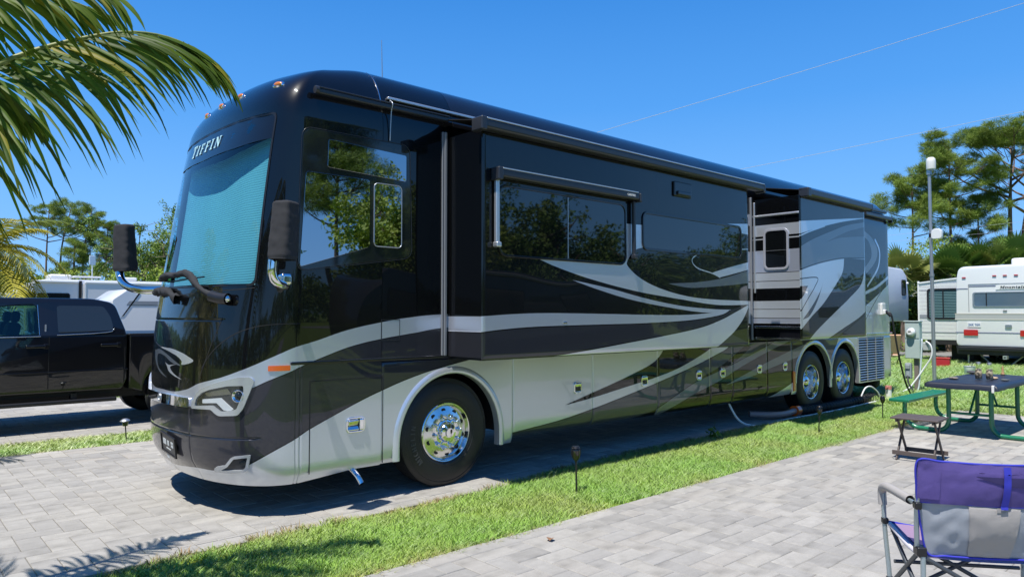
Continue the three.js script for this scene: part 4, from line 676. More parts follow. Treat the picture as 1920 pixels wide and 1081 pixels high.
{
  const t = thing('travel_trailer', 'white trailer with a slanted nose and black diagonal stripe right behind the pickup bed', 'travel trailer'), z = -23;
  const g = extrude(roundPoly([[5.55, .55], [5.22, 1.3], [5.25, 2.12], [5.66, 2.44], [12.4, 2.40], [12.4, .55]], .08, 5), 2.3, { bevel: .04 }); g.translate(0, 0, z - 2.34); part('body', toCreasedNormals(g, .5), rvWhite, t);
  const fl = (pts, m, n, d = .006) => { const q = extrude(pts, d); q.translate(0, 0, z + .002); return part(n, q, m, t); };
  fl([[5.24, 1.30], [5.27, 2.10], [5.66, 2.40], [5.94, 2.26], [5.50, 1.62]], rvBlue, 'nose_panel', .004);
  fl([[5.94, 2.31], [5.99, 2.31], [5.56, 1.66], [5.50, 1.62]], M.gloss_black, 'diagonal_stripe', .008); fl([[5.63, 1.98], [5.70, 2.08], [8.2, 2.08], [8.2, 1.98]], rvGrey, 'side_band', .006); fl([[5.62, 1.95], [5.64, 1.965], [8.2, 1.965], [8.2, 1.95]], M.gloss_black, 'pinstripe', .006);
  windowOn(t, 8.6, 9.8, 1.5, 1.95, z + .04); rvWheels(t, [8.8, 9.7], z - .02, .36); part('hitch', join([bar([5.3, .5, z - .9], [4.2, .5, z - 1.2], .05), bar([5.3, .5, z - 1.5], [4.2, .5, z - 1.2], .05), bar([4.3, .5, z - 1.2], [4.3, .02, z - 1.2], .04)]), M.satin_black, t);
}
{
  const t = thing('travel_trailer', 'low white trailer roof showing under the yellow palm at the far left', 'travel trailer'), z = -40;
  const g = extrude(roundPoly([[-2, .5], [-2, 2.62], [5.1, 2.66], [5.3, 2.4], [5.3, .5]], .15, 5), 2.4, { bevel: .04 }); g.translate(0, 0, z - 2.4); part('body', toCreasedNormals(g, .6), rvWhite, t); part('belt', box(7.3, .05, .02, 1.65, 2.34, z + .05), rvGrey, t); windowOn(t, 2.4, 3.8, 1.5, 2.05, z + .045); rvWheels(t, [1.2, 2.1], z, .36);
}
{
  const t = thing('antenna_mast', 'pole with a square pale panel rising among the left pines', 'antenna', [7.46, 0, -36.3]);
  part('mast', bar([0, 0, 0], [0, 3.88, 0], .03, .025), M.white, t); part('panel', rbox(.42, .42, .04, 0, 4.1, 0, .03, [0, .8, 0]), std(lin(.62, .68, .74), .5), t);
}
// ---------------------------------------------------------------- right: white fifth wheel, trailers, house, pedestal, pole
const faceX = g => { g.rotateY(-Math.PI / 2); return g; };        // drawn in (z, y): turned to face -x
const plateX = (pts, x, d = .006, o = {}) => { const g = extrude(pts, d, o); faceX(g); g.translate(x, 0, 0); return g; };
const rectX = (z0, z1, y0, y1, x, d = .006, r = .005) => plateX(roundRect(z0, z1, y0, y1, r, 3), x, d);
{
  const X = 27.18, t = thing('fifth_wheel_trailer', 'white fifth wheel trailer with siding slide-out, backing towards the patio at the right edge', 'travel trailer');
  const body = extrude(roundPoly([[-7.84, .62], [-7.80, 2.9], [-7.72, 3.28], [-5.50, 3.30], [-5.40, 2.9], [-5.38, .62]], .20, 6), 10, { bevel: .06 }); faceX(body); body.translate(X + 10.06, 0, 0); part('body', toCreasedNormals(body, .6), M.white_gloss, t);
  const sk = extrude(roundPoly([[-7.80, .36], [-7.84, .66], [-5.38, .66], [-5.42, .36]], .06), 10, { bevel: .01 }); faceX(sk); sk.translate(X + 10.02, 0, 0); part('black_skirt', sk, M.satin_black, t);
  const on = (n, g, m, p = t) => part(n, g, m, p);
  on('belt_band', rectX(-7.84, -5.38, 1.535, 1.70, X - .002), std(lin(.42, .43, .41), .4)); on('belt_moulding', join([rectX(-7.85, -5.37, 1.70, 1.725, X - .004, .012), rectX(-7.85, -5.37, 1.51, 1.535, X - .004, .012)]), std(lin(.62, .58, .48), .4));
  on('side_stripe', join([rectX(-7.84, -5.38, 1.075, 1.105, X - .003), rectX(-7.8, -7.45, 2.53, 2.555, X - .003), rectX(-7.42, -6.66, 2.60, 2.635, X - .003)]), std(lin(.16, .17, .26), .5));
  on('upper_recess', join([rectX(-7.43, -5.4, 2.675, 2.69, X - .003, .01), rectX(-7.44, -7.425, 1.78, 2.68, X - .003, .01)]), rvGrey);
  for (const z of [-7.56, -6.69, -6.40, -6.10]) on('clearance_lamp', rectX(z - .055, z + .055, z < -7 ? 2.89 : 2.925, z < -7 ? 2.93 : 2.96, X - .006, .02, .012), M.red);
  const w = on('window', plateX(roundRect(-7.32, -5.46, 1.93, 2.42, .08), X - .004, .02, { holes: [rev(roundRect(-7.27, -5.51, 1.965, 2.385, .06))] }), M.steel); part('window_pane', rectX(-7.28, -5.50, 1.955, 2.395, X - .003, .012, .06), phys(lin(.09, .14, .20), .05, { ior: 1.9 }), w); part('window_bar', rectX(-6.94, -6.91, 1.96, 2.39, X - .006, .02), M.satin_black, w);
  const tp = on('name_board', plateX([[-6.66, 2.49], [-6.60, 2.65], [-5.45, 2.65], [-5.45, 2.49]], X - .008, .012), M.white);
  const tg = new TextGeometry('Mountain Aire', { font, size: .105, depth: .004, curveSegments: 3 }); tg.computeBoundingBox(); tg.scale(1.06 / tg.boundingBox.max.x, .8, 1); { const p = tg.attributes.position; for (let i = 0; i < p.count; i++) p.setX(i, p.getX(i) + .25 * p.getY(i)); } tg.rotateY(-Math.PI / 2); tg.translate(X - .024, 2.52, -6.55); part('name_lettering', tg, M.satin_black, tp);
  const np = on('number_plate', rectX(-7.48, -7.10, 1.27, 1.43, X - .006, .012), M.white), ng = new TextGeometry('24K 16H', { font: fontSans, size: .085, depth: .004, curveSegments: 2 }); ng.computeBoundingBox(); ng.scale(.34 / ng.boundingBox.max.x, 1, 1); ng.rotateY(-Math.PI / 2); ng.translate(X - .019, 1.308, -7.46); part('plate_print', ng, std(lin(.05, .12, .28), .5), np);
  for (const [a, b] of [[-7.59, -7.18], [-6.02, -5.62]]) { const l = on('tail_lamp', rectX(a, b, .995, 1.185, X - .008, .03, .02), M.red); part('reverse_lens', rectX(a + .29, a + .36, 1.06, 1.11, X - .012, .02), M.white, l); }
  on('latch', rectX(-6.42, -6.24, 1.26, 1.36, X - .008, .03, .03), M.steel); on('handle', rectX(-6.47, -6.36, 1.80, 1.82, X - .01, .02), M.satin_black);
  on('bumper', rbox(.12, .12, 2.3, X - .08, .56, -6.6, .02), M.satin_black); on('hitch_receiver', join([span(X - .25, X, .26, .29, -6.45, -6.35), span(X - .25, X, .34, .37, -6.45, -6.35), span(X - .25, X, .29, .34, -6.45, -6.43), span(X - .25, X, .29, .34, -6.37, -6.35)]), M.aluminium);
  on('roof_air_unit', rbox(.9, .32, .75, X + 2.6, 3.47, -6.35, .08), M.plastic_white); on('stabiliser', join([bar([X + .5, .5, -7.4], [X + .4, .02, -6.9], .03), bar([X + .5, .5, -5.9], [X + .4, .02, -6.4], .03), bar([X + .3, .45, -7.55], [X + .3, .0, -7.55], .03)]), M.steel);
  rvWheels(t, [X + 4, X + 4.95], -7.75, .37); rvWheels(t, [X + 4, X + 4.95], -5.5, .37);
  // slide-out with lapped siding
  const x = X + 1.2, s = on('slide_out', plateX([[-9.34, .78], [-9.34, 2.80], [-7.9, 2.95], [-7.9, .78]], x + 4.5, 4.48), M.white);
  for (let k = 0; k < 15; k++) part('siding_board', box(.02, .118, 1.46, x + .005, .855 + k * .135, -8.62, [0, 0, .09]), M.white, s);
  part('siding_stripe', join([rectX(-9.33, -7.92, 1.03, 1.065, x - .01), rectX(-9.33, -9.08, 1.55, 1.68, x - .01), rectX(-9.33, -9.08, 2.545, 2.57, x - .01)]), rvGrey, s); part('corner_trim', join([box(.05, 2.1, .05, x, 1.84, -9.35), box(.06, .05, 1.5, x - .01, 2.90, -8.62, [-.105, 0, 0])]), M.white, s);
  const sw = part('window', plateX(roundRect(-9.07, -7.98, 1.51, 2.61, .10), x - .012, .03, { holes: [rev(roundRect(-9.01, -8.04, 1.57, 2.55, .07))] }), M.satin_black, s); part('window_pane', rectX(-9.02, -8.03, 1.56, 2.56, x - .005, .01, .06), phys(lin(.03, .075, .085), .06, { ior: 1.5 }), sw); part('mullion', rectX(-8.57, -8.53, 1.56, 2.56, x - .018, .02), M.satin_black, sw);
  for (let k = 0; k < 17; k++) part('blind_slat', box(.006, .014, .96, x - .018, 1.60 + k * .055, -8.525), std(lin(.22, .36, .38), .5), sw);
  on('undercarriage', join([span(x, x + 4.4, .62, .77, -9.1, -7.9), span(X + .6, X + 9, .36, .6, -7.7, -5.5), bar([x + .3, .7, -9.0], [x + .3, 0, -9.0], .04), span(x + .6, x + 1.4, .0, .62, -8.5, -7.8)]), M.matt_black);
}
{
  const t = thing('travel_trailer', 'grey-white trailer end with one dark window just right of the motorhome tail', 'travel trailer'), z = -10.4;
  const g = extrude(roundPoly([[24, 1.42], [24, 3.55], [29.75, 3.45], [30.2, 3.16], [30.35, 2.42], [30.30, 1.42]], .10, 5), 2.4, { bevel: .05 }); g.translate(0, 0, z - 2.4); part('body', toCreasedNormals(g, .5), std(lin(.64, .67, .72), .4), t);
  windowOn(t, 29.62, 29.99, 2.45, 3.0, z + .055, M.tint_glass, .05); part('lower_body', span(24, 28.2, .55, 1.45, z - 2.35, z + .03, .04), rvWhite, t); part('side_lamp', new THREE.SphereGeometry(.05, 12, 8).translate(30.18, 2.9, z + .06), M.white, t); rvWheels(t, [25.4, 26.4], z, .36); part('landing_leg', join([bar([29.2, 1.4, z - .3], [29.2, .02, z - .3], .06), bar([29.2, 1.4, z - 2], [29.2, .02, z - 2], .06)]), M.steel, t);
}
{
  const t = thing('mobile_home', 'pale yellow mobile home with lap siding seen between two white trailers', 'house'), cream = std(lin(.66, .60, .46), .6);
  part('wall', span(39, 49, .3, 2.75, -17.5, -11.5), cream, t); for (let k = 0; k < 14; k++) part('siding_board', box(.025, .15, 6.0, 38.985, .45 + k * .165, -14.5, [0, 0, .10]), cream, t);
  part('roof', extrude([[-17.9, 2.72], [-14.5, 3.5], [-11.1, 2.72]], 10.6), std(lin(.55, .55, .54), .6), t).geometry.rotateY(-Math.PI / 2).translate(49.3, 0, 0); part('window', span(38.94, 38.99, 1.92, 2.3, -13.6, -12.8), M.dark_glass, t); part('carport_edge', span(37.6, 39, 2.55, 2.66, -17.5, -12.4), M.white, t); part('skirting', span(39.05, 48.9, 0, .3, -17.4, -11.6), rvGrey, t);
}
{
  const X = 16.95, t = thing('power_pedestal', 'pale green electric meter box on a post between the motorhome and the pole', 'power pedestal'), box_ = std(lin(.43, .52, .50), .45);
  part('meter_box', rbox(.16, .80, .30, X + .08, 1.13, -5.73, .012), box_, t); part('box_lid', join([rbox(.02, .34, .285, X - .005, 1.345, -5.73, .006), rbox(.02, .41, .285, X - .004, .945, -5.73, .006), rbox(.2, .025, .33, X + .07, 1.54, -5.73, .01)]), box_, t);
  const md = lathe([[.095, 0], [.095, .035], [.08, .05], [.078, .09], [.06, .11], [0, .115]], 28); md.rotateZ(Math.PI / 2); md.translate(X - .012, 1.30, -5.74); part('meter_glass', md, phys(lin(.75, .78, .78), .04, { ior: 1.5, clearcoat: 1 }), t);
  const mr = lathe([[.10, 0], [.102, .03], [.094, .032]], 28); mr.rotateZ(Math.PI / 2); mr.translate(X - .014, 1.30, -5.74); part('meter_ring', mr, M.steel, t); part('meter_dial', cyl(.055, .055, .006, X - .125, 1.31, -5.74, 20, [0, 0, Math.PI / 2]), M.white, t); part('dial_mark', box(.004, .02, .05, X - .13, 1.32, -5.74), M.satin_black, t);
  part('post', rbox(.09, .75, .09, X + .1, .37, -5.68, .008), std(lin(.20, .17, .15), .85), t); part('outlet_box', join([rbox(.10, .34, .13, X + .05, .46, -5.83, .02), rbox(.06, .10, .09, X - .01, .55, -5.83, .015), cyl(.04, .05, .12, X - .0, .40, -5.83, 14)]), std(lin(.30, .34, .36), .5), t); part('hose_hanger', rbox(.12, .18, .14, X + .1, 1.0, -5.49, .02), std(lin(.42, .44, .44), .5), t);
}
const hoseWhite = std(lin(.72, .73, .73), .45), cableBlack = std(lin(.014, .014, .015), .5);
function hose(name, label, category, pts, r, m, n = 80, extra) { const t = thing(name, label, category, pts[0]); part('run', tube(pts.map(p => [p[0] - pts[0][0], p[1] - pts[0][1], p[2] - pts[0][2]]), r, n, 8), m, t); if (extra) extra(t, p => [p[0] - pts[0][0], p[1] - pts[0][1], p[2] - pts[0][2]]); return t; }
hose('extension_cord', 'thick black power cord hanging from the motorhome tail to the pedestal', 'power cord', [[15.22, 1.74, -5.62], [15.23, 1.70, -5.53], [15.27, 1.45, -5.50], [15.36, .9, -5.45], [15.6, .35, -5.42], [15.9, .07, -5.42], [16.25, .03, -5.5], [16.6, .08, -5.62], [16.82, .22, -5.78], [16.93, .38, -5.83]], .018, cableBlack, 90, (t, L) => { part('plug', bar(L([15.22, 1.76, -5.63]), L([15.23, 1.66, -5.53]), .03), M.satin_black, t); });
hose('water_hose', 'white hose looped on the pedestal and running down to the grass', 'hose', [[16.98, 1.12, -5.47], [16.94, 1.02, -5.36], [16.93, .80, -5.35], [16.9, .55, -5.48], [16.82, .30, -5.62], [16.7, .10, -5.74], [16.4, .02, -5.84], [15.9, .015, -5.95], [15.3, .015, -5.9]], .017, hoseWhite);
hose('water_hose', 'pale blue-white hose coiled straight down the front of the pedestal', 'hose', [[16.93, 1.10, -5.55], [16.90, 1.14, -5.52], [16.89, .9, -5.53], [16.89, .5, -5.56], [16.88, .10, -5.60], [16.8, .02, -5.65], [16.4, .015, -5.6]], .016, std(lin(.62, .70, .74), .45));
hose('water_hose', 'white water hose arcing out from under the motorhome belly along the pad edge', 'hose', [[9.62, .48, -5.86], [9.64, .30, -5.78], [9.72, .12, -5.70], [9.9, .03, -5.62], [10.3, .018, -5.55], [10.8, .018, -5.58], [11.4, .018, -5.56], [12.2, .02, -5.52], [13.2, .025, -5.50], [14.2, .03, -5.52], [14.9, .02, -5.58]], .016, hoseWhite, 120);
hose('water_hose', 'white hose hooped over the ground by the last wheel', 'hose', [[13.95, .02, -5.66], [13.98, .18, -5.62], [14.1, .30, -5.60], [14.35, .31, -5.60], [14.6, .2, -5.58], [14.75, .05, -5.57]], .014, hoseWhite);
hose('sewer_hose', 'black and pale pink sewer hose lying beside the rear wheels with an orange coupling', 'sewer hose', [[11.55, .10, -5.70], [12.0, .085, -5.66], [12.6, .085, -5.62], [13.4, .085, -5.62], [14.2, .085, -5.68], [14.8, .085, -5.78]], .075, M.matt_black, 60, (t, L) => {
  part('clear_run', tube([L([10.55, .10, -6.0]), L([10.8, .085, -5.78]), L([11.1, .08, -5.70]), L([11.45, .10, -5.69])], .05, 30, 12), phys(lin(.34, .235, .22), .3), t); const c = cyl(.085, .085, .12, 0, 0, 0, 20, [0, 0, Math.PI / 2]); c.translate(...L([11.5, .10, -5.69])); part('coupling', c, M.orange, t);
  for (let k = 0; k < 26; k++) { const g = new THREE.TorusGeometry(.076, .006, 6, 18); g.rotateY(Math.PI / 2); g.translate(...L([11.7 + k * .115, .088, -5.66 + (k > 3 ? .035 : .01)])); part('rib', g, M.satin_black, t); }
});
{ const t = thing('water_filter', 'small pink and white water filter standing at the pad corner', 'water filter', [14.95, 0, -5.50]); part('filter_body', join([cyl(.055, .055, .20, 0, .14, 0, 18), cyl(.065, .05, .05, 0, .02, 0, 18)]), M.plastic_white, t); part('filter_head', join([cyl(.06, .06, .07, 0, .26, 0, 18), bar([-.1, .27, 0], [.1, .27, 0], .02)]), std(lin(.55, .22, .18), .4), t); }
{
  const t = thing('antenna_pole', 'tall grey steel pole with a white dome on top and a white panel halfway', 'pole', [18.3, 0, -5.73]);
  part('shaft', join([bar([0, 0, 0], [0, 2.6, -.01], .042, .040, 14), bar([0, 2.6, -.01], [0, 5.08, -.02], .036, .034, 14), cyl(.05, .05, .06, 0, 2.6, -.01, 14)]), std(lin(.36, .38, .40), .42, { metalness: .6 }), t);
  const dm = lathe([[0, .29], [.06, .285], [.09, .25], [.10, .18], [.10, .02], [.085, 0], [0, 0]], 24); dm.translate(0, 5.05, .02); part('dome', dm, M.plastic_white, t); part('dome_bracket', join([tube([[0, 4.92, .01], [0, 4.95, .07], [0, 5.02, .09], [0, 5.06, .05]], .012, 16, 8), box(.1, .02, .16, 0, 5.04, .02), cyl(.055, .055, .1, 0, 4.99, -.02, 14)]), M.steel, t);
  const pn = extrude(roundPoly([[-.11, 0], [-.11, .17], [-.06, .24], [.06, .24], [.11, .17], [.11, 0]], .06), .09, { bevel: .012 }); faceX(pn); pn.translate(0, 3.425, .13); part('panel', pn, M.white, t); part('panel_clamp', join([rbox(.07, .10, .1, .0, 3.52, .0, .01), bar([0, 3.52, 0], [0, 3.52, .1], .015)]), M.satin_black, t);
}
{ // bits standing on the lawn further back
  const c = thing('cool_box', 'red cool box on the grass by the fifth wheel slide-out', 'cool box', [25.4, 0, -7.75], .2); part('tub', rbox(.36, .28, .5, 0, .14, 0, .03), std(lin(.42, .02, .03), .4), c); part('lid', rbox(.38, .06, .52, 0, .305, 0, .02), M.red, c);
  const b = thing('bucket', 'small white bucket on the grass behind the pole', 'bucket', [22.6, 0, -6.2]); part('pail', lathe([[.0, .01], [.11, .01], [.14, .26], [.15, .27], [.135, .255], [.105, .03], [0, .03]], 24), M.white, b); part('bail', tube([[-.14, .25, 0], [-.1, .33, .06], [0, .35, .08], [.1, .33, .06], [.14, .25, 0]], .005, 16, 6), M.steel, b);
  const l = thing('lawn_chair', 'peach lawn chair half hidden behind the motorhome tail', 'chair', [25.0, 0, -9.15], 2.2); part('backrest', rbox(.5, .72, .06, 0, .70, -.28, .03, [-.35, 0, 0]), std(lin(.62, .36, .22), .7), l); part('seat', rbox(.5, .06, .5, 0, .36, .02, .03), std(lin(.66, .45, .33), .7), l); part('frame', join([bar([-.26, 0, .25], [-.26, .38, -.2], .015), bar([.26, 0, .25], [.26, .38, -.2], .015), bar([-.26, 0, -.3], [-.26, .56, .22], .015), bar([.26, 0, -.3], [.26, .56, .22], .015), bar([-.26, .56, .25], [-.26, .60, -.25], .015), bar([.26, .56, .25], [.26, .6, -.25], .015)]), M.satin_black, l);
}
// wires overhead
function wire(label, a, b, sag, r = .011) { const t = thing('power_line', label, 'power line', a), pts = []; for (let k = 0; k <= 12; k++) { const u = k / 12; pts.push([(b[0] - a[0]) * u, (b[1] - a[1]) * u - sag * 4 * u * (1 - u), (b[2] - a[2]) * u]); } part('wire', tube(pts, r, 24, 5), std(lin(.42, .44, .46), .5), t); }
wire('thin power line crossing the sky from the roof to the top right corner', [17.3, 7.04, -32.7], [41.6, 17.42, .6], .25, .010);
wire('lower thin power line running right above the pine trees', [30.8, 8.2, -36.8], [56.4, 15.86, 3.0], .3, .012);
wire('upper of the two thin lines among the right pine trunks', [38, 5.55, -20.2], [54, 7.9, -3.0], .12, .006);
wire('lower of the two thin lines among the right pine trunks', [38, 5.30, -20.2], [54, 7.3, -3.0], .12, .006);
// ---------------------------------------------------------------- trees and plants
function taperTube(pts, r0, r1, n = 16, seg = 7, pow = 1) {
  const c = new THREE.CatmullRomCurve3(pts.map(p => V(...p))), g = new THREE.TubeGeometry(c, n, 1, seg), p = g.attributes.position;
  for (let i = 0; i <= n; i++) { const o = c.getPointAt(i / n), r = r0 + (r1 - r0) * Math.pow(i / n, pow); for (let k = 0; k <= seg; k++) { const q = i * (seg + 1) + k; p.setXYZ(q, o.x + (p.getX(q) - o.x) * r, o.y + (p.getY(q) - o.y) * r, o.z + (p.getZ(q) - o.z) * r); } }
  return g;
}
const barkTex = noiseTex(256, (i, j) => { const n = fbm(i * 2, j, 256, 8, 4), v = vnoise(i / 256 * 24, j / 256 * 5, 0), b = 90 + 90 * n + 60 * (v - .5); return [b + 10, b - 4, b - 16]; });
const barkPine = std(lin(.62, .50, .44), .95, { map: barkTex, bumpMap: barkTex, bumpScale: .03 }), barkGrey = std(lin(.85, .80, .74), .95, { map: barkTex, bumpMap: barkTex, bumpScale: .02 });
function shardGeo(list) { // many small three- or four-cornered leaves: [centre, direction, side, length, width]
  const pos = [], nor = [], idx = [];
  for (const [c, d, s, l, w, q] of list) {
    const o = pos.length / 3, n = d.clone().cross(s).normalize(); if (n.y < 0) n.negate(); n.addScaledVector(V(0, 1, 0), .5).normalize();
    const P = [c, c.clone().addScaledVector(d, l * .45).addScaledVector(s, w), c.clone().addScaledVector(d, l), c.clone().addScaledVector(d, l * .45).addScaledVector(s, -w)];
    if (q) P.splice(3, 1);
    for (const v of P) { pos.push(v.x, v.y, v.z); nor.push(n.x, n.y, n.z); } if (q) idx.push(o, o + 1, o + 2); else idx.push(o, o + 1, o + 2, o, o + 2, o + 3);
  }
  const g = new THREE.BufferGeometry(); g.setAttribute('position', new THREE.Float32BufferAttribute(pos, 3)); g.setAttribute('normal', new THREE.Float32BufferAttribute(nor, 3)); g.setAttribute('uv', new THREE.Float32BufferAttribute(new Float32Array(pos.length / 3 * 2), 2)); g.setIndex(idx); return fixWinding(g);
}
const unit = R => { const u = R() * 2 - 1, a = R() * 6.283, s = Math.sqrt(1 - u * u); return V(s * Math.cos(a), u, s * Math.sin(a)); };
function needleTuft(seed) { const R = rng(seed), L = []; for (let k = 0; k < 46; k++) { const d = unit(R); d.y = d.y * .8 + .35; d.normalize(); L.push([d.clone().multiplyScalar(.05), d, unit(R).cross(d).normalize(), .30 + .22 * R(), .019 + .010 * R(), true]); } return shardGeo(L); }
function leafClump(seed, n, rad, len, wid) { const R = rng(seed), L = []; for (let k = 0; k < n; k++) { const c = unit(R).multiplyScalar(rad * Math.cbrt(R())), d = unit(R); d.y -= .25; d.normalize(); L.push([c, d, unit(R).cross(d).normalize(), len * (.7 + .6 * R()), wid * (.7 + .6 * R())]); } return shardGeo(L); }
const tufts = [needleTuft(1), needleTuft(2)], clumps = [leafClump(4, 26, .34, .17, .05), leafClump(5, 26, .34, .17, .05)], bigClump = leafClump(6, 30, .9, .55, .17);
const needleMat = phys(lin(.16, .235, .042), .75, { transmission: .25, thickness: 0, specularIntensity: .3 }), leafMat = phys(lin(.13, .215, .034), .55, { transmission: .35, thickness: 0, specularIntensity: .4 }), limeMat = phys(lin(.25, .345, .045), .55, { transmission: .4, thickness: 0, specularIntensity: .4 });
function crownOf(parent, spots, geo, m, seed, tone = .4, name = 'foliage') { // spots: [position, scale]
  const R = rng(seed), im = new THREE.InstancedMesh(geo, m, spots.length), mt = new THREE.Matrix4(); im.name = name; im.userData.kind = 'stuff'; shade(im);
  spots.forEach(([p, s], i) => { mt.compose(p, new THREE.Quaternion().setFromEuler(new THREE.Euler((R() - .5) * .9, R() * 6.283, (R() - .5) * .9)), V(s, s * (.8 + .3 * R()), s)); im.setMatrixAt(i, mt); const v = 1 - tone / 2 + tone * R(), w = R() * R() * tone; im.setColorAt(i, lin(v + w, v + w * .6, v)); });
  parent.add(im); return im;
}
const poly = (pts, t) => { const f = t * (pts.length - 1), i = Math.min(pts.length - 2, Math.floor(f)); return V(...pts[i]).lerp(V(...pts[i + 1]), f - i); };
function pineTree(label, pos, h, o, seed, group) { // trunk, limbs that rise and spread, tufts of needles gathered in flat clouds
  const R = rng(seed), t = thing('pine_tree', label, 'tree', pos, 0, group), trunks = o.trunks || [[[0, 0, 0], [o.lean * .2, h * .33, 0], [o.lean * .3, h * .66, o.lean * .2], [o.lean, h * .97, 0]]];
  trunks.forEach((tr, i) => part('trunk', taperTube(tr, (o.girth || .2) * (i ? .7 : 1), .035, 24, 9, .8), barkPine, t));
  const limbs = [], spots = [];
  for (let k = 0; k < o.limbs; k++) {
    const tr = trunks[k % trunks.length], u = (k + R() * .8) / o.limbs, at = o.base + (1 - o.base) * u * .98, a = k * 2.4 + R() * 1.2, root = poly(tr, at), shape = o.shape ? o.shape(u) : 1 - .6 * u;
    let len = o.spread * shape * (.65 + .6 * R()), rise = len * (o.rise ?? .35) * (.6 + .8 * R()); const dir = V(Math.cos(a), 0, Math.sin(a));
    const p1 = root.clone().addScaledVector(dir, len * .5).add(V(0, rise * .35, 0)), p2 = root.clone().addScaledVector(dir, len).add(V((R() - .5) * .3, rise, (R() - .5) * .3));
    limbs.push(taperTube([P3(root), P3(p1), P3(p2)], (o.girth || .2) * .34 * (1 - .5 * u), .014, 8, 5));
    const n = o.clouds || 3;
    for (let c = 0; c < n; c++) {
      const f0 = o.from || .55, f = n === 1 ? 1 : f0 + (1.02 - f0) * c / (n - 1), side = (R() - .5) * len * .55, ctr = root.clone().lerp(p2, f).addScaledVector(V(-dir.z, 0, dir.x), side).add(V(0, .15 + R() * .25 * len * .4, 0));
      if (Math.abs(side) > .25) limbs.push(taperTube([P3(root.clone().lerp(p2, f * .7)), P3(ctr)], .028, .01, 3, 4));
      const rad = (o.cloud || .8) * (.6 + .7 * R()), q = Math.round((o.dense || 26) * (.6 + .7 * R()));
      for (let j = 0; j < q; j++) { const d = unit(R).multiplyScalar(rad * Math.cbrt(R())); d.y = d.y * .5; spots.push([ctr.clone().add(d), (o.tuft || .85) * (.7 + .55 * R())]); }
    }
  }
  part('branches', join(limbs), barkPine, t); crownOf(t, spots, tufts[seed % 2], o.m || needleMat, seed + 9, .5); return t;
}
function broadTree(label, pos, h, o, seed, group, name = 'broadleaf_tree') {
  const R = rng(seed), t = thing(name, label, name.includes('shrub') ? 'shrub' : 'tree', pos, 0, group), limbs = [], spots = [], g = o.girth || .22;
  const top = h * (o.fork || .35); part('trunk', taperTube([[0, 0, 0], [.06 * h * (R() - .5), top * .5, .05 * h * (R() - .5)], [0, top, 0]], g, g * .7, 10, 9), o.bark || barkGrey, t);
  for (let k = 0; k < (o.limbs || 9); k++) {
    const a = k * 2.4 + R(), el = .25 + 1.0 * R(), len = (h - top) * (.6 + .4 * R()), d = V(Math.cos(a) * Math.cos(el) * (o.wide || 1), Math.sin(el), Math.sin(a) * Math.cos(el) * (o.wide || 1)), root = V(0, top * (.75 + .25 * R()), 0), m = root.clone().addScaledVector(d, len * .5).add(V((R() - .5) * .6, 0, (R() - .5) * .6)), e = root.clone().addScaledVector(d, len);
    limbs.push(taperTube([P3(root), P3(m), P3(e)], g * .42, .02, 8, 6));
    for (let s = 0; s < (o.twigs || 5); s++) {
      const f = .35 + .65 * R(), b = root.clone().lerp(m, Math.min(1, f * 2)).lerp(e, Math.max(0, f * 2 - 1)), c = b.clone().add(unit(R).multiplyScalar(len * .33)); limbs.push(taperTube([P3(b), P3(c)], g * .13, .008, 3, 4));
      const rad = (o.cloud || .9) * (.55 + .75 * R()), q = Math.round((o.dense || 20) * (.6 + .8 * R())); for (let j = 0; j < q; j++) { const v = unit(R).multiplyScalar(rad * Math.pow(R(), .4)); v.y *= .75; const p = c.clone().add(v); if (p.y > .1) spots.push([p, (o.leaf || 1) * (.7 + .6 * R())]); }
    }
  }
  part('branches', join(limbs), o.bark || barkGrey, t); crownOf(t, spots, o.geo || clumps[seed % 2], o.m || leafMat, seed + 3, .6); return t;
}
// palms
function frondGeo(len, droop, n, leafLen, seed, up = .5, hang = .6) { // rachis along +x from the origin, leaflets to both sides
  const R = rng(seed), rach = [], pts = []; for (let k = 0; k <= 10; k++) { const u = k / 10; pts.push([len * (u - .12 * u * u), len * (up * u - droop * u * u), 0]); }
  const c = new THREE.CatmullRomCurve3(pts.map(p => V(...p))), pos = [], nor = [], idx = [];
  for (let k = 0; k < n; k++) for (const s of [-1, 1]) {
    const u = .14 + .86 * (k + .3 * R()) / n, o = c.getPointAt(Math.min(1, u)), tg = c.getTangentAt(Math.min(1, u)), L = leafLen * (.45 + .75 * Math.sin(Math.PI * Math.min(1, .12 + u * .88))) * (.85 + .3 * R()), w = .024 + .012 * R();
    let d = V(0, .25, s * .9).addScaledVector(tg, .45 + .5 * u).normalize(), p = o.clone(), last = -1;
    for (let q = 0; q <= 3; q++) { const ww = w * [.7, 1, .7, .06][q], side = tg.clone().multiplyScalar(ww), i0 = pos.length / 3; pos.push(p.x - side.x, p.y - side.y, p.z - side.z, p.x + side.x, p.y + side.y, p.z + side.z); const N = V(-d.y * .3, .9, -s * .3).normalize(); nor.push(...P3(N), ...P3(N)); if (q) idx.push(last, last + 1, i0 + 1, last, i0 + 1, i0); last = i0; p = p.clone().addScaledVector(d, L / 3); d.y -= hang * (.6 + .4 * R()); d.normalize(); }
  }
  const g = new THREE.BufferGeometry(); g.setAttribute('position', new THREE.Float32BufferAttribute(pos, 3)); g.setAttribute('normal', new THREE.Float32BufferAttribute(nor, 3)); g.setAttribute('uv', new THREE.Float32BufferAttribute(new Float32Array(pos.length / 3 * 2), 2)); g.setIndex(idx); fixWinding(g);
  return join([g, taperTube(pts, .028, .006, 12, 6)]);
}
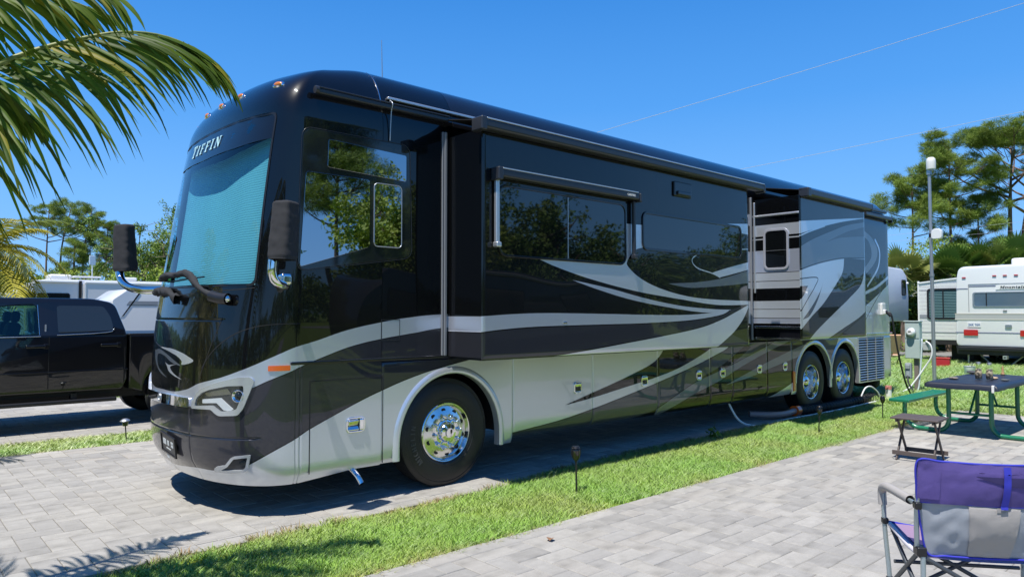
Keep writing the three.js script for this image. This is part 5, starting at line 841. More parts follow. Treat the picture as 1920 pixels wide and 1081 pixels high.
const palmYellow = phys(lin(.44, .40, .035), .5, { transmission: .35, thickness: 0, specularIntensity: .35 }), palmGreen = phys(lin(.15, .20, .025), .5, { transmission: .35, thickness: 0, specularIntensity: .35 }), palmBark = std(lin(.62, .54, .46), .9, { map: barkTex, bumpMap: barkTex, bumpScale: .02 });
const frondKinds = [0, 1, 2, 3].map(k => frondGeo(2.5, .55 + .25 * k, 30, .62, 40 + k, .95 - .28 * k, .55));
function feathPalm(label, pos, h, n, m, seed, scale = 1, group) {
  const R = rng(seed), t = thing('feather_palm', label, 'palm tree', pos, 0, group); part('trunk', taperTube([[0, 0, 0], [.06, h * .5, .03], [0, h, 0]], .15 * scale, .10 * scale, 14, 10), palmBark, t);
  for (let k = 0; k < n; k++) { const f = part('frond', frondKinds[Math.floor(k / n * 4)], (k * 7 % 5) && m !== palmGreen ? m : (k % 3 ? m : palmGreen), t); f.position.set(0, h, 0); f.rotation.set(0, k * 2.4 + R() * .4, (R() - .5) * .25); f.scale.setScalar(scale * (.85 + .3 * R())); } return t;
}
const fanGeo = (() => { const L = []; for (let k = 0; k < 22; k++) { const a = -2.3 + 4.6 * k / 21, d = V(Math.cos(a), -.12 * Math.abs(a), Math.sin(a)).normalize(); L.push([V(.55, 0, 0), d, V(-Math.sin(a), 0, Math.cos(a)), .62 * (1 - .12 * Math.abs(a)), .045]); } return join([shardGeo(L), bar([0, 0, 0], [.58, 0, 0], .012, .008, 5)]); })();
const fanMat = phys(lin(.15, .24, .04), .5, { transmission: .3, thickness: 0, specularIntensity: .35 }), fanYellow = phys(lin(.27, .30, .06), .5, { transmission: .35, thickness: 0 });
function fanPalm(label, pos, h, n, m, seed, scale = 1, group) {
  const R = rng(seed), t = thing('cabbage_palm', label, 'palm tree', pos, 0, group); part('trunk', taperTube([[0, 0, 0], [.08, h * .5, 0], [0, h, .05]], .17, .15, 10, 10), palmBark, t);
  for (let k = 0; k < n; k++) { const f = part('fan_leaf', fanGeo, R() < .12 ? fanYellow : m, t), u = k / n, el = 1.25 - 1.9 * u; f.position.set(0, h + .1, 0); f.rotation.order = 'YZX'; f.rotation.set((R() - .5) * 1.3, k * 2.4 + R() * .9, el + (R() - .5) * .5); f.scale.setScalar(scale * (.85 + .35 * R())); } return t;
}
// right: slash pines
pineTree('slender pine with sparse tufted crown just above the motorhome tail', [56.2, 0, -18.9], 12.2, { lean: .3, girth: .15, base: .60, limbs: 15, spread: 2.3, rise: .30, clouds: 2, cloud: .62, dense: 24, shape: u => .9 - .35 * u }, 101);
pineTree('tall straight pine with a full crown right behind the steel pole', [58.5, 0, -17.0], 13.4, { lean: -.2, girth: .20, base: .60, limbs: 19, spread: 2.9, rise: .32, clouds: 2, cloud: .72, dense: 30, shape: u => 1.0 - .45 * u }, 102);
pineTree('shorter dark pine standing between the two tallest right pines', [59.4, 0, -15.6], 10.2, { lean: .2, girth: .13, base: .52, limbs: 14, spread: 2.3, rise: .2, clouds: 2, cloud: .66, dense: 26, shape: u => 1.05 - .5 * u }, 103);
pineTree('largest pine with a double trunk and broad flat crown at the right edge', [61.6, 0, -14.1], 15.2, { girth: .34, base: .68, limbs: 22, spread: 4.6, rise: .66, clouds: 3, from: .8, cloud: .92, dense: 40, shape: u => 1.05 - .45 * u, trunks: [[[0, 0, 0], [-.1, 5, 0], [.1, 9.5, 0], [.2, 14.2, .2]], [[.9, 0, .5], [.75, 5, .5], [.8, 8.5, .7], [2.2, 13.2, 1.6]]] }, 104);
pineTree('pine partly outside the right edge of the frame', [64.5, 0, -9.5], 13.5, { lean: .5, girth: .25, base: .6, limbs: 22, spread: 3.6, rise: .4, clouds: 3, cloud: .95, dense: 38 }, 105);
broadTree('wispy pale-leaved sapling in front of the slender right pine', [50, 0, -15.1], 6.2, { girth: .08, limbs: 8, twigs: 4, cloud: .7, dense: 7, fork: .45, m: limeMat }, 106);
// right: palm thicket over the trailers
fanPalm('yellow-green fan palm rising directly above the grey-white trailer end', [35.4, 0, -12.3], 3.5, 26, fanYellow, 201, 1.15);
[['fan palm left of the pole over the siding slide-out', 36.6, -11.6, 3.4, .95], ['fan palm just right of the steel pole', 36.9, -10.9, 3.5, 1.1], ['fan palm over the middle of the slide-out roof', 37.8, -10.4, 3.7, 1.15], ['fan palm over the left roof corner of the fifth wheel', 38.6, -9.7, 3.8, 1.2], ['fan palm behind the fifth wheel roof, left of its air unit', 40.0, -9.2, 4.0, 1.25], ['fan palm right behind the fifth wheel roof air unit', 41, -8.3, 4.2, 1.3], ['rearmost fan palm at the right frame edge', 42.5, -7.2, 4.5, 1.3]].forEach(([l, x, z, h, s], i) => fanPalm(l, [x, 0, z], h, 24, fanMat, 210 + i, s));
broadTree('dense green shrub between the yellow fan palm and the pole', [38.5, 0, -12.6], 4.0, { girth: .1, limbs: 12, twigs: 6, cloud: .8, dense: 16, fork: .12, wide: 1.1 }, 221, null, 'tall_shrub');
broadTree('dense green shrub below the fan palms behind the fifth wheel', [41, 0, -10.6], 4.3, { girth: .1, limbs: 14, twigs: 6, cloud: .9, dense: 16, fork: .12, wide: 1.2 }, 222, null, 'tall_shrub');
broadTree('dark shrub at the far right behind the fifth wheel roof', [44, 0, -8.4], 4.8, { girth: .1, limbs: 14, twigs: 6, cloud: .9, dense: 16, fork: .12, wide: 1.2 }, 223, null, 'tall_shrub');
// left: pines, snags, leafy trees
[['leftmost tall pine with a rounded crown above the trailers', 12.9, -82.4, 12.4, .2, 2.6, .70, .17], ['leaning pine whose crown is the highest of the left group', 13.7, -81.4, 12.6, 1.1, 2.4, .70, .18], ['slim pine with a curved trunk right of the highest left crown', 15.4, -80, 12.3, .9, 2.0, .70, .15], ['thin pine with a ragged lower crown near the antenna panel', 16.2, -79.6, 9.8, -.1, 1.7, .5, .12], ['slender pine nearest the covered far mirror', 17.3, -78.5, 10.9, .1, 1.7, .55, .14], ['short bushy pine below the two highest left crowns', 14.4, -78, 8.8, .2, 1.9, .5, .12], ['pine behind the dark cover of the far mirror', 18.4, -79, 10.2, .2, 1.8, .5, .13]].forEach(([l, x, z, h, ln, sp, b, g], i) => pineTree(l, [x, 0, z], h, { lean: ln, girth: g, base: b, limbs: 13, spread: sp * .95, rise: .4, clouds: 2, cloud: .48, dense: 16, tuft: .72, shape: u => 1 - .45 * u }, 300 + i));
for (const [l, x, z, h] of [['tall bare dead trunk among the left pines', 14.9, -80.6, 8.4], ['shorter bare dead trunk among the left pines', 14.0, -80.2, 6.3]]) { const t = thing('dead_tree', l, 'tree', [x, 0, z]); part('trunk', taperTube([[0, 0, 0], [.05, h * .5, 0], [.1, h, .05]], .15, .08, 10, 8), barkGrey, t); part('stub', bar([.08, h * .8, 0], [.5, h * .88, .2], .04, .015), barkGrey, t); }
broadTree('tall pale-limbed tree with open leafy crown left of the windscreen', [18.9, 0, -70], 11.4, { girth: .2, limbs: 12, twigs: 6, cloud: .9, dense: 9, fork: .4, leaf: 1.1 }, 321);
broadTree('second pale-limbed open tree touching the windscreen edge', [19.6, 0, -64], 10.4, { girth: .2, limbs: 12, twigs: 6, cloud: .9, dense: 9, fork: .35, leaf: 1.1 }, 322);
broadTree('bright green bushy tree beside the far mirror arm', [13.3, 0, -48.6], 4.9, { girth: .14, limbs: 16, twigs: 7, cloud: .8, dense: 16, fork: .12, wide: 1.0, m: limeMat }, 323);
[['dark shrub mass behind the yellow palm fronds', 8.6, -70, 5.2, 0], ['dark vine-hung tree right of the yellow palm', 10.2, -72, 6.4, 0], ['low green shrub at the foot of the leftmost pines', 12.2, -72, 4.4, 1], ['low green shrub under the dead trunks', 14.2, -72, 4.2, 1], ['low green shrub below the antenna panel', 15.6, -71, 4.0, 1], ['low green shrub under the covered far mirror', 17.0, -70, 4.3, 1], ['shrub left of the bright green bushy tree', 17.5, -60, 4.4, 0]].forEach(([l, x, z, h, lime], i) => broadTree(l, [x, 0, z], h, { girth: .12, limbs: 14, twigs: 6, cloud: 1.0, dense: 13, fork: .12, wide: 1.15, leaf: 1.25, m: lime ? limeMat : leafMat }, 330 + i, null, 'tall_shrub'));
feathPalm('yellow-green feather palm with drooping fronds at the left edge above the truck', [2.1, 0, -24.6], 3.25, 40, palmYellow, 350, .95);
// far wood closing the horizon all round
{
  const R = rng(77), spots = []; for (let k = 0; k < 5200; k++) { const a = k / 5200 * 6.283 + R() * .01, r = 112 + R() * 16, top = 3.2 + 3.6 * vnoise(a * 16, 3) + 2.2 * vnoise(a * 57, 9); spots.push([V(20 + Math.cos(a) * r, .3 + top * Math.pow(R(), .7), -20 + Math.sin(a) * r), 1 + R() * .8]); }
  const im = crownOf(scene, spots, bigClump, leafMat, 78, .7, 'far_wood'); im.userData.label = 'low belt of far trees closing the horizon'; im.userData.category = 'wood';
}
// across the park, seen only in the motorhome's glass and paint
broadTree('large leafy tree across the patio mirrored in the cockpit window', [16.0, 0, 12.8], 8.2, { girth: .25, limbs: 14, twigs: 7, cloud: .7, dense: 14, fork: .3, wide: .36, m: limeMat }, 401);
broadTree('rounded tree mirrored low in the cockpit window', [10.4, 0, 17.5], 5.4, { girth: .18, limbs: 12, twigs: 7, cloud: .9, dense: 18, fork: .2 }, 402);
broadTree('spreading tree mirrored in the first slide-out window', [22.5, 0, 13.5], 8.0, { girth: .25, limbs: 14, twigs: 8, cloud: 1.0, dense: 20, fork: .25, wide: 1.0 }, 403);
broadTree('tree mirrored in the second slide-out window', [31, 0, 17], 6.6, { girth: .25, limbs: 14, twigs: 7, cloud: 1.0, dense: 18, fork: .25 }, 404);
pineTree('pine mirrored above the first slide-out window', [20.0, 0, 26], 13, { lean: .4, girth: .22, base: .5, limbs: 28, spread: 3.2, rise: .35, clouds: 3, cloud: .95, dense: 18 }, 405);
broadTree('wide tree mirrored at the far end of the second slide-out window', [40.5, 0, 15], 7.7, { girth: .25, limbs: 14, twigs: 7, cloud: 1.0, dense: 18, fork: .2 }, 407);
broadTree('tree mirrored between the slide-out windows', [26.5, 0, 21], 7.5, { girth: .25, limbs: 14, twigs: 7, cloud: 1.0, dense: 18, fork: .25 }, 406);
feathPalm('palm ahead of the motorhome mirrored in its nose', [-2.7, 0, -10.9], 2.3, 28, palmYellow, 410, 1.1);
feathPalm('second palm ahead of the motorhome mirrored in its nose', [-6.6, 0, -12.5], 2.8, 20, palmYellow, 411, 1.1);
slab('road', 'park street across the front of the pads', -13, -5, -90, 60, -.011);
{
  const t = thing('motorhome', 'dark brown motorhome across the patio mirrored in the driver side', 'motorhome', [0, 0, 0]), brown = phys(lin(.05, .04, .033), .35, { clearcoat: 1, clearcoatRoughness: .05 }), tan = phys(lin(.36, .29, .22), .4, { clearcoat: .6 });
  const g = extrude(roundPoly([[11.7, .45], [11.4, 1.3], [11.7, 2.4], [12.2, 3.2], [24.5, 3.3], [24.5, .45]], .35, 6), 2.5, { bevel: .06 }); g.translate(0, 0, 8.2); part('body', toCreasedNormals(g, .6), brown, t); part('lower_panel', rbox(12.2, .5, .04, 18.1, .75, 8.16, .02), tan, t); part('awning', rbox(7, .12, .14, 17.5, 3.1, 8.06, .04), tan, t);
  for (const [a, b] of [[12.4, 13.7], [15.6, 17.4], [19.6, 21.2]]) windowOn(t, a, b, 1.75, 2.6, 8.12, M.dark_glass, .1); rvWheels(t, [14.3, 21.8], 8.3, .5);
  const w = thing('travel_trailer', 'white trailer across the road mirrored in the rear slide-out', 'travel trailer'); const q = extrude(roundPoly([[30, .6], [30, 2.7], [30.4, 2.95], [39, 2.95], [39, .6]], .2, 5), 2.4, { bevel: .05 }); q.translate(0, 0, 4.5); part('body', toCreasedNormals(q, .6), rvWhite, w); windowOn(w, 32, 33.4, 1.5, 2.1, 4.44); rvWheels(w, [34, 35], 4.6, .36);
}
// ---------------------------------------------------------------- the palm overhead, frond by frond
{
  const at = [-.46, 0, -5.12], t = thing('coconut_palm', 'palm whose long green fronds hang into the top left corner', 'palm tree', at), R = rng(19), L = p => [p[0] - at[0], p[1], p[2] - at[2]];
  part('trunk', taperTube([[.0, 0, 0], [-.03, 1.3, .02], [.03, 2.75, .0]], .17, .12, 20, 14), palmBark, t);
  const mats = [[.08, .14, .014], [.115, .175, .014], [.06, .105, .012], [.27, .25, .024]].map(c => phys(lin(...c), .45, { transmission: .42, thickness: 0, specularIntensity: .18 })), rachisMat = std(lin(.17, .20, .04), .5);
  function leaflet(o, d, side, len, w, droop) {
    const pos = [], nor = [], idx = []; let p = o.clone(), dir = d.clone(); const n = 6;
    for (let k = 0; k <= n; k++) {
      const u = k / n, ww = w * (u < .25 ? .55 + 1.8 * u : Math.pow(Math.max(0, (1 - u) / .75), .8) + .02), s = side.clone().addScaledVector(dir, -side.dot(dir)).normalize(), up = dir.clone().cross(s).normalize(); if (up.y < 0) up.negate();
      for (const q of [-1, 0, 1]) { const v = p.clone().addScaledVector(s, q * ww).addScaledVector(up, q ? ww * .35 : 0); pos.push(v.x, v.y, v.z); nor.push(...P3(up.clone().addScaledVector(s, -q * .35).normalize())); }
      if (k) { const b = (k - 1) * 3; idx.push(b, b + 1, b + 4, b, b + 4, b + 3, b + 1, b + 2, b + 5, b + 1, b + 5, b + 4); }
      p = p.clone().addScaledVector(dir, len / n); dir.y -= droop * (.35 + 1.1 * u); dir.normalize();
    }
    const g = new THREE.BufferGeometry(); g.setAttribute('position', new THREE.Float32BufferAttribute(pos, 3)); g.setAttribute('normal', new THREE.Float32BufferAttribute(nor, 3)); g.setAttribute('uv', new THREE.Float32BufferAttribute(new Float32Array(pos.length / 3 * 2), 2)); g.setIndex(idx); return fixWinding(g);
  }
  const extra = [];
  function frond(pts, n, len, droop, start, loose = false, sides = [-1, 1]) {
    const c = new THREE.CatmullRomCurve3(pts.map(p => V(...L(p)))), f = part('frond', taperTube(pts.map(L), .028, .005, 40, 8), rachisMat, t);
    for (let k = 0; k < n; k++) for (const s of sides) {
      const u = Math.min(1, start + (1 - start) * (k + .5 * R()) / n), o = c.getPointAt(u), tg = c.getTangentAt(u), across = tg.clone().cross(V(0, 1, 0)).normalize().multiplyScalar(s), fwd = .16 + .75 * u * u + .2 * R();
      const d = tg.clone().multiplyScalar(fwd).addScaledVector(across, .52 - .22 * u).add(V(0, -.42 - .5 * R() * (1 - .5 * u) + .25 * u, 0)).normalize(), l = len * (.75 + .4 * Math.sin(Math.PI * Math.min(1, .15 + .8 * u))) * (1 - .62 * Math.pow(u, 3)) * (.85 + .3 * R()), m = mats[R() < .1 ? 3 : Math.floor(R() * 3)];
      const lf = leaflet(o, d, tg, l, .0135 + .006 * R(), droop * (.75 + .5 * R())); if (loose) extra.push(lf); else part('leaflet', lf, m, f);
    }
    return f;
  }
  frond([[-.43, 2.8, -5.05], [.03, 2.72, -4.6], [.37, 2.9, -4.48], [.58, 3.06, -4.46], [.85, 3.21, -4.44], [1.05, 3.29, -4.42], [1.25, 3.32, -4.42], [1.40, 3.28, -4.38], [1.50, 3.21, -4.33], [1.56, 3.14, -4.30]], 72, .76, .22, .10);
  frond([[-.43, 2.85, -5.05], [-.1, 3.1, -4.70], [.15, 3.28, -4.45], [.42, 3.37, -4.22], [.70, 3.40, -4.10], [.90, 3.32, -4.02]], 34, .72, .26, .08);
  frond([[-.43, 2.8, -5.12], [-.1, 3.0, -5.2], [.2, 3.08, -5.3], [.5, 3.05, -5.38], [.78, 2.92, -5.44]], 40, .47, .24, .06);
  frond([[-.43, 2.82, -5.08], [-.15, 2.95, -4.95], [.15, 2.99, -4.85], [.45, 2.92, -4.78], [.68, 2.79, -4.74]], 40, .44, .26, .06, true);
  frond([[-.43, 2.85, -5.0], [-.05, 3.18, -4.85], [.3, 3.38, -4.7], [.65, 3.46, -4.6], [.95, 3.42, -4.55]], 40, .58, .26, .06, true);
  part('leaflet', join(extra), mats[1], t).userData.kind = 'stuff';
  [[2.3, 0], [2.9, 2], [3.5, 1], [4.1, 3], [4.6, 2]].forEach(([a, k]) => { const f = part('frond', frondKinds[k], palmGreen, t); f.position.set(0, 2.75, 0); f.rotation.y = a; f.scale.setScalar(.72); });
}
// ---------------------------------------------------------------- picnic table with its cloth and the finds on it
const green = phys(lin(.006, .17, .085), .35, { clearcoat: .5, clearcoatRoughness: .15 });
function meshSlab(w, d, x, y, z) { // expanded-metal seat: rolled rim with a lattice of flat bars
  const list = [rbox(w, .045, .03, x, y, z - d / 2 + .015, .012), rbox(w, .045, .03, x, y, z + d / 2 - .015, .012), rbox(.03, .045, d - .06, x - w / 2 + .015, y, z, .012), rbox(.03, .045, d - .06, x + w / 2 - .015, y, z, .012)], e = d - .05;
  const n = Math.round((w + e) / .045); for (let k = 0; k < n; k++) for (const s of [-1, 1]) { let a = -w / 2 + k * .045 - (s > 0 ? e : 0), x0 = a, z0 = -e / 2 * s * 1, x1 = a + e, z1 = e / 2 * s; if (s < 0) { z0 = e / 2; z1 = -e / 2; x0 = a - e; x1 = a; } const lo = Math.max(x0, -w / 2 + .02), hi = Math.min(x1, w / 2 - .02); if (hi - lo < .01) continue; const f = v => z0 + (z1 - z0) * (v - x0) / (x1 - x0); list.push(bar([x + lo, y + .012 + s * .003, z + f(lo)], [x + hi, y + .012 + s * .003, z + f(hi)], .0095, .0095, 4)); }
  return join(list);
}
function picnicTable(name, label, pos, turn) {
  const t = thing(name, label, 'picnic table', pos, turn, undefined);
  part('tabletop', rbox(2.02, .045, .74, 0, .725, 0, .02), green, t);
  for (const s of [-1, 1]) part('seat', meshSlab(1.86, .28, .02, .435, s * .84), green, t);
  for (const x of [-.66, .68]) {
    for (const s of [-1, 1]) part('leg', tube([[x, .42, s * .84], [x, .24, s * .845], [x, .12, s * .81], [x, .045, s * .70], [x, .036, s * .58], [x, .036, s * .42], [x, .05, s * .34], [x, .13, s * .275], [x, .26, s * .262], [x, .72, s * .262]], .031, 60, 12), green, t);
    part('cross_bar', bar([x, .30, -.25], [x, .30, .25], .018, .018, 10), green, t); part('brace', join([bar([x, .31, 0], [x + (x < 0 ? .42 : -.42), .70, 0], .016, .016, 8)]), green, t);
  }
  return t;
}
const tablePos = [12.18, 0, -3.17], picnic = picnicTable('picnic_table', 'green metal picnic table under a dark cloth on the patio', tablePos, 0);
copy(picnic, 'picnic_table', 'bare green picnic table mostly hidden behind the motorhome tail', [24.1, 0, -9.9], .1);
{
  const [cx, , cz] = tablePos, t = thing('tablecloth', 'black cloth stretched over the green picnic table', 'tablecloth', [cx, .752, cz]), nu = 60, nv = 26, hw = 1.06, hd = .43;
  const cloth = std(lin(.017, .021, .036), .42);
  const g = surf(nu, nv, (i, j) => { let x = -hw - .05 + (2 * hw + .1) * i / nu, z = hd + .05 - (2 * hd + .1) * j / nv, y = .004 + .006 * vnoise(x * 5 + 9, z * 5) - .003, ex = Math.max(0, Math.abs(x) - hw), ez = Math.max(0, Math.abs(z) - hd), e = Math.max(ex, ez); if (e > 0) { const k = e / .05; y -= .075 * Math.min(1, k * 1.1) + .012 * vnoise(x * 9, z * 9) * k; x = Math.sign(x) * (Math.min(Math.abs(x), hw) + .012 * Math.min(1, k * 3)); z = Math.sign(z) * (Math.min(Math.abs(z), hd) + .012 * Math.min(1, k * 3)); } return [x, y, z]; });
  part('cloth', g, cloth, t); 
  const clip = thing('table_clip', 'white clip holding the near corner of the dark tablecloth', 'clip', [11.10, .70, -2.78]); part('jaw', join([rbox(.02, .09, .03, 0, 0, 0, .005), rbox(.05, .015, .03, .02, .045, 0, .004)]), M.plastic_white, clip);
  const y = .765, R = rng(5);
  const shells = noiseTex(128, (i, j) => { const n = vnoise(i / 128 * 14, j / 128 * 14, 14), s = vnoise(i / 128 * 26 + 3, j / 128 * 26, 26); const b = n > .55 ? 205 : n > .35 ? 150 : 90; return [b + 40 * (s - .5), b * .9 + 30 * (s - .5), b * .76 + 20 * (s - .5)]; });
  const jar = (name, label, x, z, h) => { const j = thing(name, label, 'jar', [x, y, z], 0); part('shells', lathe([[0, .004], [.042, .004], [.044, h * .35], [.034, h * .62], [.0, h * .64]], 20), std(lin(.8, .8, .8), .7, { map: shells, bumpMap: shells, bumpScale: .004 }), j); part('glass', lathe([[.0, .0], [.048, .0], [.049, h * .4], [.036, h * .7], [.026, h * .82], [.026, h * .95]], 24), M.clear, j); part('lid', cyl(.029, .029, .03, 0, h * .96, 0, 18), M.aluminium, j); return j; };
  jar('shell_jar', 'glass jar of shells, the left of two on the dark tablecloth', 11.93, -3.16, .24); jar('shell_jar', 'glass jar of shells, the right of two on the dark tablecloth', 11.95, -3.03, .235);
  const stone = (label, x, z, a, b, c, m) => { const s = thing('flat_stone', label, 'stone', [x, y, z], R() * 3), g2 = new THREE.IcosahedronGeometry(1, 3), p = g2.attributes.position; for (let i = 0; i < p.count; i++) { const v = V(p.getX(i), p.getY(i), p.getZ(i)), k = 1 + .25 * (vnoise(v.x * 2 + x * 9, v.z * 2 + v.y) - .5); p.setXYZ(i, v.x * a * k, (v.y * k + .8) * b, v.z * c * k); } g2.computeVertexNormals(); part('stone', g2, std(lin(...m), .85), s); };
  stone('flat grey stone near the left end of the dark tablecloth', 11.75, -3.43, .06, .014, .10, [.22, .19, .16]); stone('small dark stone near the table clip', 11.95, -2.84, .05, .012, .06, [.10, .11, .11]); stone('tan piece of coral beside the right shell jar', 12.05, -3.0, .05, .02, .05, [.42, .30, .20]); stone('dark flat stone at the far edge of the tablecloth', 13.0, -3.52, .09, .025, .12, [.06, .065, .07]);
  const peg = thing('wooden_figure', 'little turned wooden figure at the far side of the tablecloth', 'figurine', [13.0, y, -3.12]); part('turned_body', lathe([[0, 0], [.03, 0], [.026, .02], [.014, .05], [.018, .08], [.011, .1], [.008, .14], [0, .145]], 18), std(lin(.45, .27, .13), .6), peg);
}
{ // folding side table
  const t = thing('folding_table', 'small dark brown slatted folding table on crossed legs beside the grass', 'folding table', [9.17, 0, -3.04], .06), wood = std(lin(.075, .058, .052), .6), w2 = std(lin(.10, .078, .07), .6);
  for (let k = 0; k < 6; k++) part('slat', rbox(.074, .02, .50, -.195 + k * .078, .49, 0, .005), k % 2 ? wood : w2, t);
  part('apron', join([rbox(.44, .035, .018, 0, .462, -.19, .004), rbox(.44, .035, .018, 0, .462, .19, .004)]), wood, t);
  for (const z of [-.19, .19]) for (const s of [-1, 1]) part('leg', xf(new RoundedBoxGeometry(.036, .60, .018, 2, .004), [0, .235, z + s * .012], [0, 0, s * .66]), wood, t);
  for (const [x, z] of [[-.165, -.02], [.165, .02]]) part('stretcher', rbox(.018, .05, .46, x, .085, z, .004), w2, t);
}
{ // director's camp chair, seen from behind; x runs to its left as one sits
  const t = thing('camp_chair', 'purple and grey folding camp chair seen from behind at the bottom right', 'camp chair', [4.355, 0, -1.115], 127.9 * Math.PI / 180);
  const weave = noiseTex(64, (i, j) => { const b = ((i >> 1) + (j >> 1)) & 1 ? 205 : 245, n = 16 * (hash(i, j * 3) - .5); return [b + n, b + n, b + n]; }, true, 1); weave.repeat.set(34, 20);
  const cl = (c, r) => std(c, r, { map: weave, bumpMap: weave, bumpScale: .0012 });
  const frame = std(lin(.34, .40, .42), .38, { metalness: .55 }), dark = std(lin(.075, .085, .095), .4, { metalness: .4 }), purple = cl(lin(.135, .095, .36), .78), navy = std(lin(.03, .022, .10), .8), blue = std(lin(.03, .035, .42), .65), grey = cl(lin(.42, .45, .50), .75), tan = cl(lin(.47, .44, .42), .82), pad_ = std(lin(.36, .34, .32), .85), lilac = cl(lin(.40, .27, .42), .8);
  const r = .0135;
  for (const s of [1, -1]) {
    part('back_post', tube([[s * .335, .44, .055], [s * .345, .56, .03], [s * .352, .66, .005], [s * .352, .74, -.012], [s * .352, .935, -.035]], r, 30, 10), frame, t);
    part('rear_leg', tube([[s * .315, .45, .03], [s * .325, .2, .01], [s * .33, .012, -.01]], r, 12, 10), frame, t);
    part('front_leg', tube([[s * .37, .66, .47], [s * .368, .45, .46], [s * .355, .2, .44], [s * .35, .012, .43]], r, 16, 10), frame, t);
    const arm = part('arm', tube([[s * .352, .70, .0], [s * .36, .70, .08], [s * .372, .695, .36], [s * .374, .685, .44], [s * .373, .65, .475], [s * .37, .56, .475]], .011, 30, 8), frame, t);
    part('arm_pad', tube([[s * .358, .702, .075], [s * .372, .699, .34], [s * .375, .688, .43], [s * .374, .655, .478], [s * .372, .575, .478]], .024, 30, 12), pad_, arm);
    part('hinge', join([rbox(.05, .05, .07, s * .325, .445, .045, .01), rbox(.035, .04, .05, s * .352, .695, -.005, .01), rbox(.035, .035, .04, s * .367, .485, .46, .008), rbox(.035, .04, .04, s * .352, .15, .435, .008)]), M.satin_black, t);
    part('side_brace', join([bar([s * .34, .46, .44], [s * .32, .16, .0], r * .9), bar([s * .325, .44, .05], [s * .35, .12, .44], r * .9)]), dark, t);
    part('seat_rail', tube([[s * .345, .47, .45], [s * .335, .43, .2], [s * .325, .42, .03]], .013, 12, 10), std(lin(.60, .58, .62), .5), t);
  }
  part('cross_brace', join([bar([.32, .42, .03], [-.32, .06, .0], .012), bar([-.32, .42, .03], [.32, .06, .0], .012), bar([.34, .44, .43], [-.34, .06, .43], .012), bar([-.34, .44, .43], [.34, .06, .43], .012), bar([.31, .24, .015], [-.31, .24, .015], .011), bar([.33, .26, .43], [-.33, .26, .43], .011)]), dark, t);
  const back = (u, v) => { // u -1..1 across, v 0 bottom .. 1 top
    const y = .425 + .52 * v, top = v > .55, hw = top ? .362 : .285 + .07 * Math.pow(Math.max(0, v) / .55, .7), bag = (1 - u * u) * (top ? .035 + .02 * Math.sin((v - .55) / .45 * Math.PI) : .05 * Math.sin(v / .55 * 2.2)), wr = .005 * (vnoise(u * 3.1 + 4, v * 9) - .5) + .004 * (vnoise(u * 9 + 2, v * 14 + u * 5) - .5) + (!top && Math.abs(u) > .34 ? .0028 * Math.sin((Math.abs(u) * 5 + v * 9) * 3.3) * Math.min(1, (Math.abs(u) - .34) * 5) * Math.min(1, (1 - Math.abs(u)) * 4) : 0);
    return [u * hw, y - .012 * (1 - u * u) * (v > .9 ? 1 : 0), .045 - .09 * v - bag + wr];
  };
  const cloth = (n, u0, u1, v0, v1, off, m, p = t, nu = 50, nv = 26) => part(n, surf(nu, nv, (i, j) => { const q = back(u0 + (u1 - u0) * i / nu, v0 + (v1 - v0) * j / nv); return [q[0], q[1], q[2] + off]; }), m, p);
  const bk = cloth('back_cloth', -1, 1, .0, .56, 0, grey); cloth('back_patch', -.34, .34, .01, .555, -.006, tan, bk);
  cloth('patch_tab', .0 - .14, -.02, .50, .545, -.010, std(lin(.26, .25, .25), .8), bk);
  const up = cloth('head_panel', -1, 1, .555, 1, -.012, purple); cloth('head_lining', -.99, .99, .56, .995, .014, navy, up); cloth('side_sleeve', .72, 1.0, .60, .985, -.018, purple, up);
  { const s = []; for (let k = 0; k <= 24; k++) { const u = .28 - 1.28 * k / 24; s.push([u, .86 + .01 * u]); } const lo = s.map(([u, v], k) => [u, v - .095 * Math.sin(Math.PI * Math.min(1, k / 24 * .9 + .02))]); part('navy_patch', surf(24, 3, (i, j) => { const v = s[i][1] + (lo[i][1] - s[i][1]) * j / 3, q = back(s[i][0], v); return [q[0], q[1], q[2] - .0165]; }), navy, up); }  // curved navy patch laid across the purple head panel
  cloth('strap', -.155, -.06, .535, .985, -.021, blue, up, 4, 30);
  const edge = (n, uv, rr) => part(n, tube(uv.map(([u, v]) => { const q = back(u, v); return [q[0], q[1], q[2] - .008]; }), rr, 60, 8), blue, up);
  edge('piping', [[1, .50], [1, .7], [1, .985], [.7, 1], [.3, 1], [0, 1], [-.4, 1], [-1, 1]], .006); edge('piping', [[1, .555], [.7, .562], [.35, .56], [0, .556], [-.4, .556], [-1, .556]], .004); edge('piping', [[1, .5], [1, .3], [1, .02], [.7, .0], [.3, -.005], [0, -.005], [-.5, 0], [-1, 0]], .0055);
  const seat = part('seat_cloth', surf(30, 20, (i, j) => { const u = -1 + 2 * i / 30, v = j / 20; return [u * (.345 - .02 * v), .475 - .06 * v - .045 * (1 - u * u) * Math.sin(Math.PI * (.15 + .75 * v)), .46 - .42 * v]; }), lilac, t); part('seat_edge', tube([[.35, .478, .462], [.2, .455, .468], [0, .445, .47], [-.2, .455, .468], [-.35, .478, .462]], .008, 30, 8), blue, seat); part('seat_band', surf(20, 3, (i, j) => { const u = -.9 + 1.8 * i / 20, v = .42 + .16 * j / 3; return [u * .335, .479 - .06 * v - .045 * (1 - u * u) * Math.sin(Math.PI * (.15 + .75 * v)), .46 - .42 * v]; }), navy, seat);
}
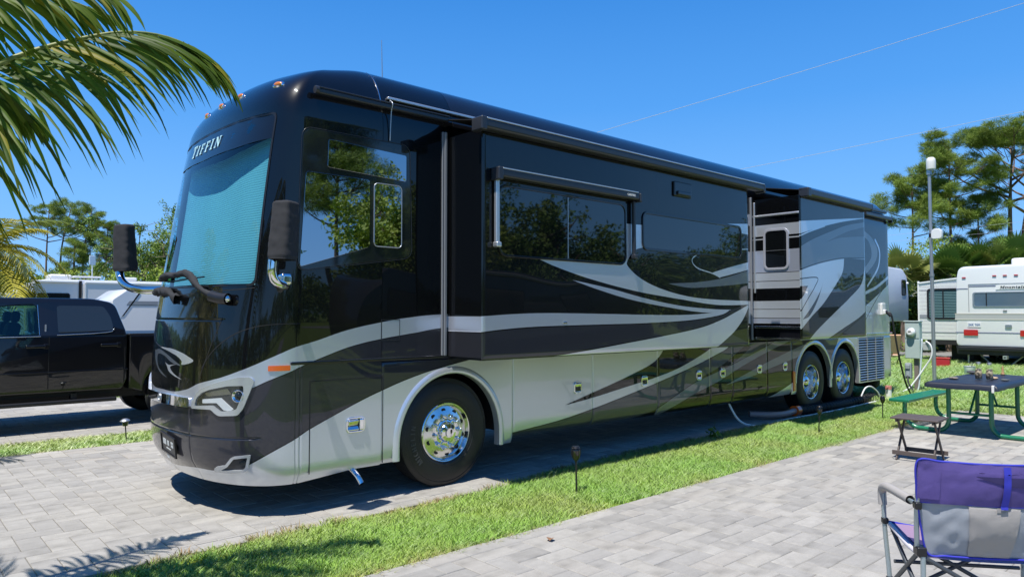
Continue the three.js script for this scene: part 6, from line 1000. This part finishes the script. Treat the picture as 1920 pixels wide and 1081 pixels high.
// stake lights
function stakeLight(label, pos, tilt) {
  const t = thing('stake_light', label, 'garden light', pos, 0, undefined); t.rotation.z = tilt;
  part('stake', join([bar([0, -.04, 0], [0, .29, 0], .009, .009, 10), bar([0, .285, 0], [0, .31, 0], .010, .024, 12)]), M.satin_black, t);
  const g = lathe([[.022, .305], [.033, .325], [.041, .36], [.041, .395], [.036, .415], [.0, .42]], 20); part('lantern', g, M.tint_glass, t);
  const ribs = []; for (let k = 0; k < 8; k++) { const a = k * .785; ribs.push(tube([[.024 * Math.cos(a), .305, .024 * Math.sin(a)], [.043 * Math.cos(a), .36, .043 * Math.sin(a)], [.038 * Math.cos(a), .415, .038 * Math.sin(a)]], .0035, 8, 5)); } part('cage', join(ribs), M.satin_black, t); part('cap', cyl(.034, .042, .018, 0, .424, 0, 20), M.satin_black, t); return t;
}
stakeLight('black lantern stake light in the grass beside the front wheel', [5.10, 0, -4.72], .02);
stakeLight('black lantern stake light in the grass midway to the rear wheels', [10.18, 0, -4.70], -.10).scale.setScalar(.88);
stakeLight('black lantern stake light in the grass nearest the picnic bench', [12.29, 0, -4.62], -.03).scale.setScalar(.86);
{ const t = thing('path_light', 'small flat-capped stake light in the grass between the pickup truck and the motorhome nose', 'garden light', [2.64, 0, -10.67]); t.rotation.z = .08; part('stake', bar([0, -.03, 0], [0, .2, 0], .008), M.satin_black, t); part('lamp_head', lathe([[.0, .20], [.03, .20], [.036, .255], [.05, .265], [.0, .27]], 20), M.dark_glass, t); part('cap', lathe([[.062, .262], [.064, .272], [.03, .296], [0, .30]], 22), M.steel, t); }
{ // a weed and a fallen leaf
  const w = thing('weed', 'small leafy weed at the edge of the motorhome pad', 'weed', [8.62, -.01, -5.44]); part('leaves', xf(leafClump(31, 26, .10, .09, .022), [0, .07, 0]), leafMat, w); part('stalk', bar([.02, 0, 0], [.03, .26, .01], .003, .002, 5), leafMat, w);
  const l = thing('fallen_leaf', 'dry brown leaf lying on the grey patio pavers', 'leaf', [3.86, .008, -3.84], .6); l.scale.setScalar(.6); part('blade', surf(6, 3, (i, j) => { const u = i / 6, v = j / 3 - .5, ww = .05 * Math.sin(Math.PI * (.08 + .88 * u)); return [u * .12 - .06, .014 * Math.sin(u * 4) + .03 * Math.abs(v), v * ww * 2]; }), std(lin(.24, .13, .07), .8), l);
}
// alike things named as sets
const sets = { pine_tree: 'slash pines around the park', cabbage_palm: 'fan palms in the thicket over the right trailers', tall_shrub: 'shrubs below the far trees', broadleaf_tree: 'leafy trees around the park', dead_tree: 'bare dead trunks among the left pines', stake_light: 'black lantern stake lights in the grass strip', power_line: 'thin power lines crossing the sky', water_hose: 'white water hoses at the hook-up', shell_jar: 'jars of shells on the dark tablecloth', flat_stone: 'stones and coral on the dark tablecloth', feather_palm: 'yellow-green feather palms', picnic_table: 'green metal picnic tables', travel_trailer: 'white travel trailers parked around' };
for (const o of scene.children) { const k = o.name.replace(/_\d{3}$/, ''); if (sets[k] && o.userData.category) o.userData.group = sets[k]; }
renderer.render(scene, camera);
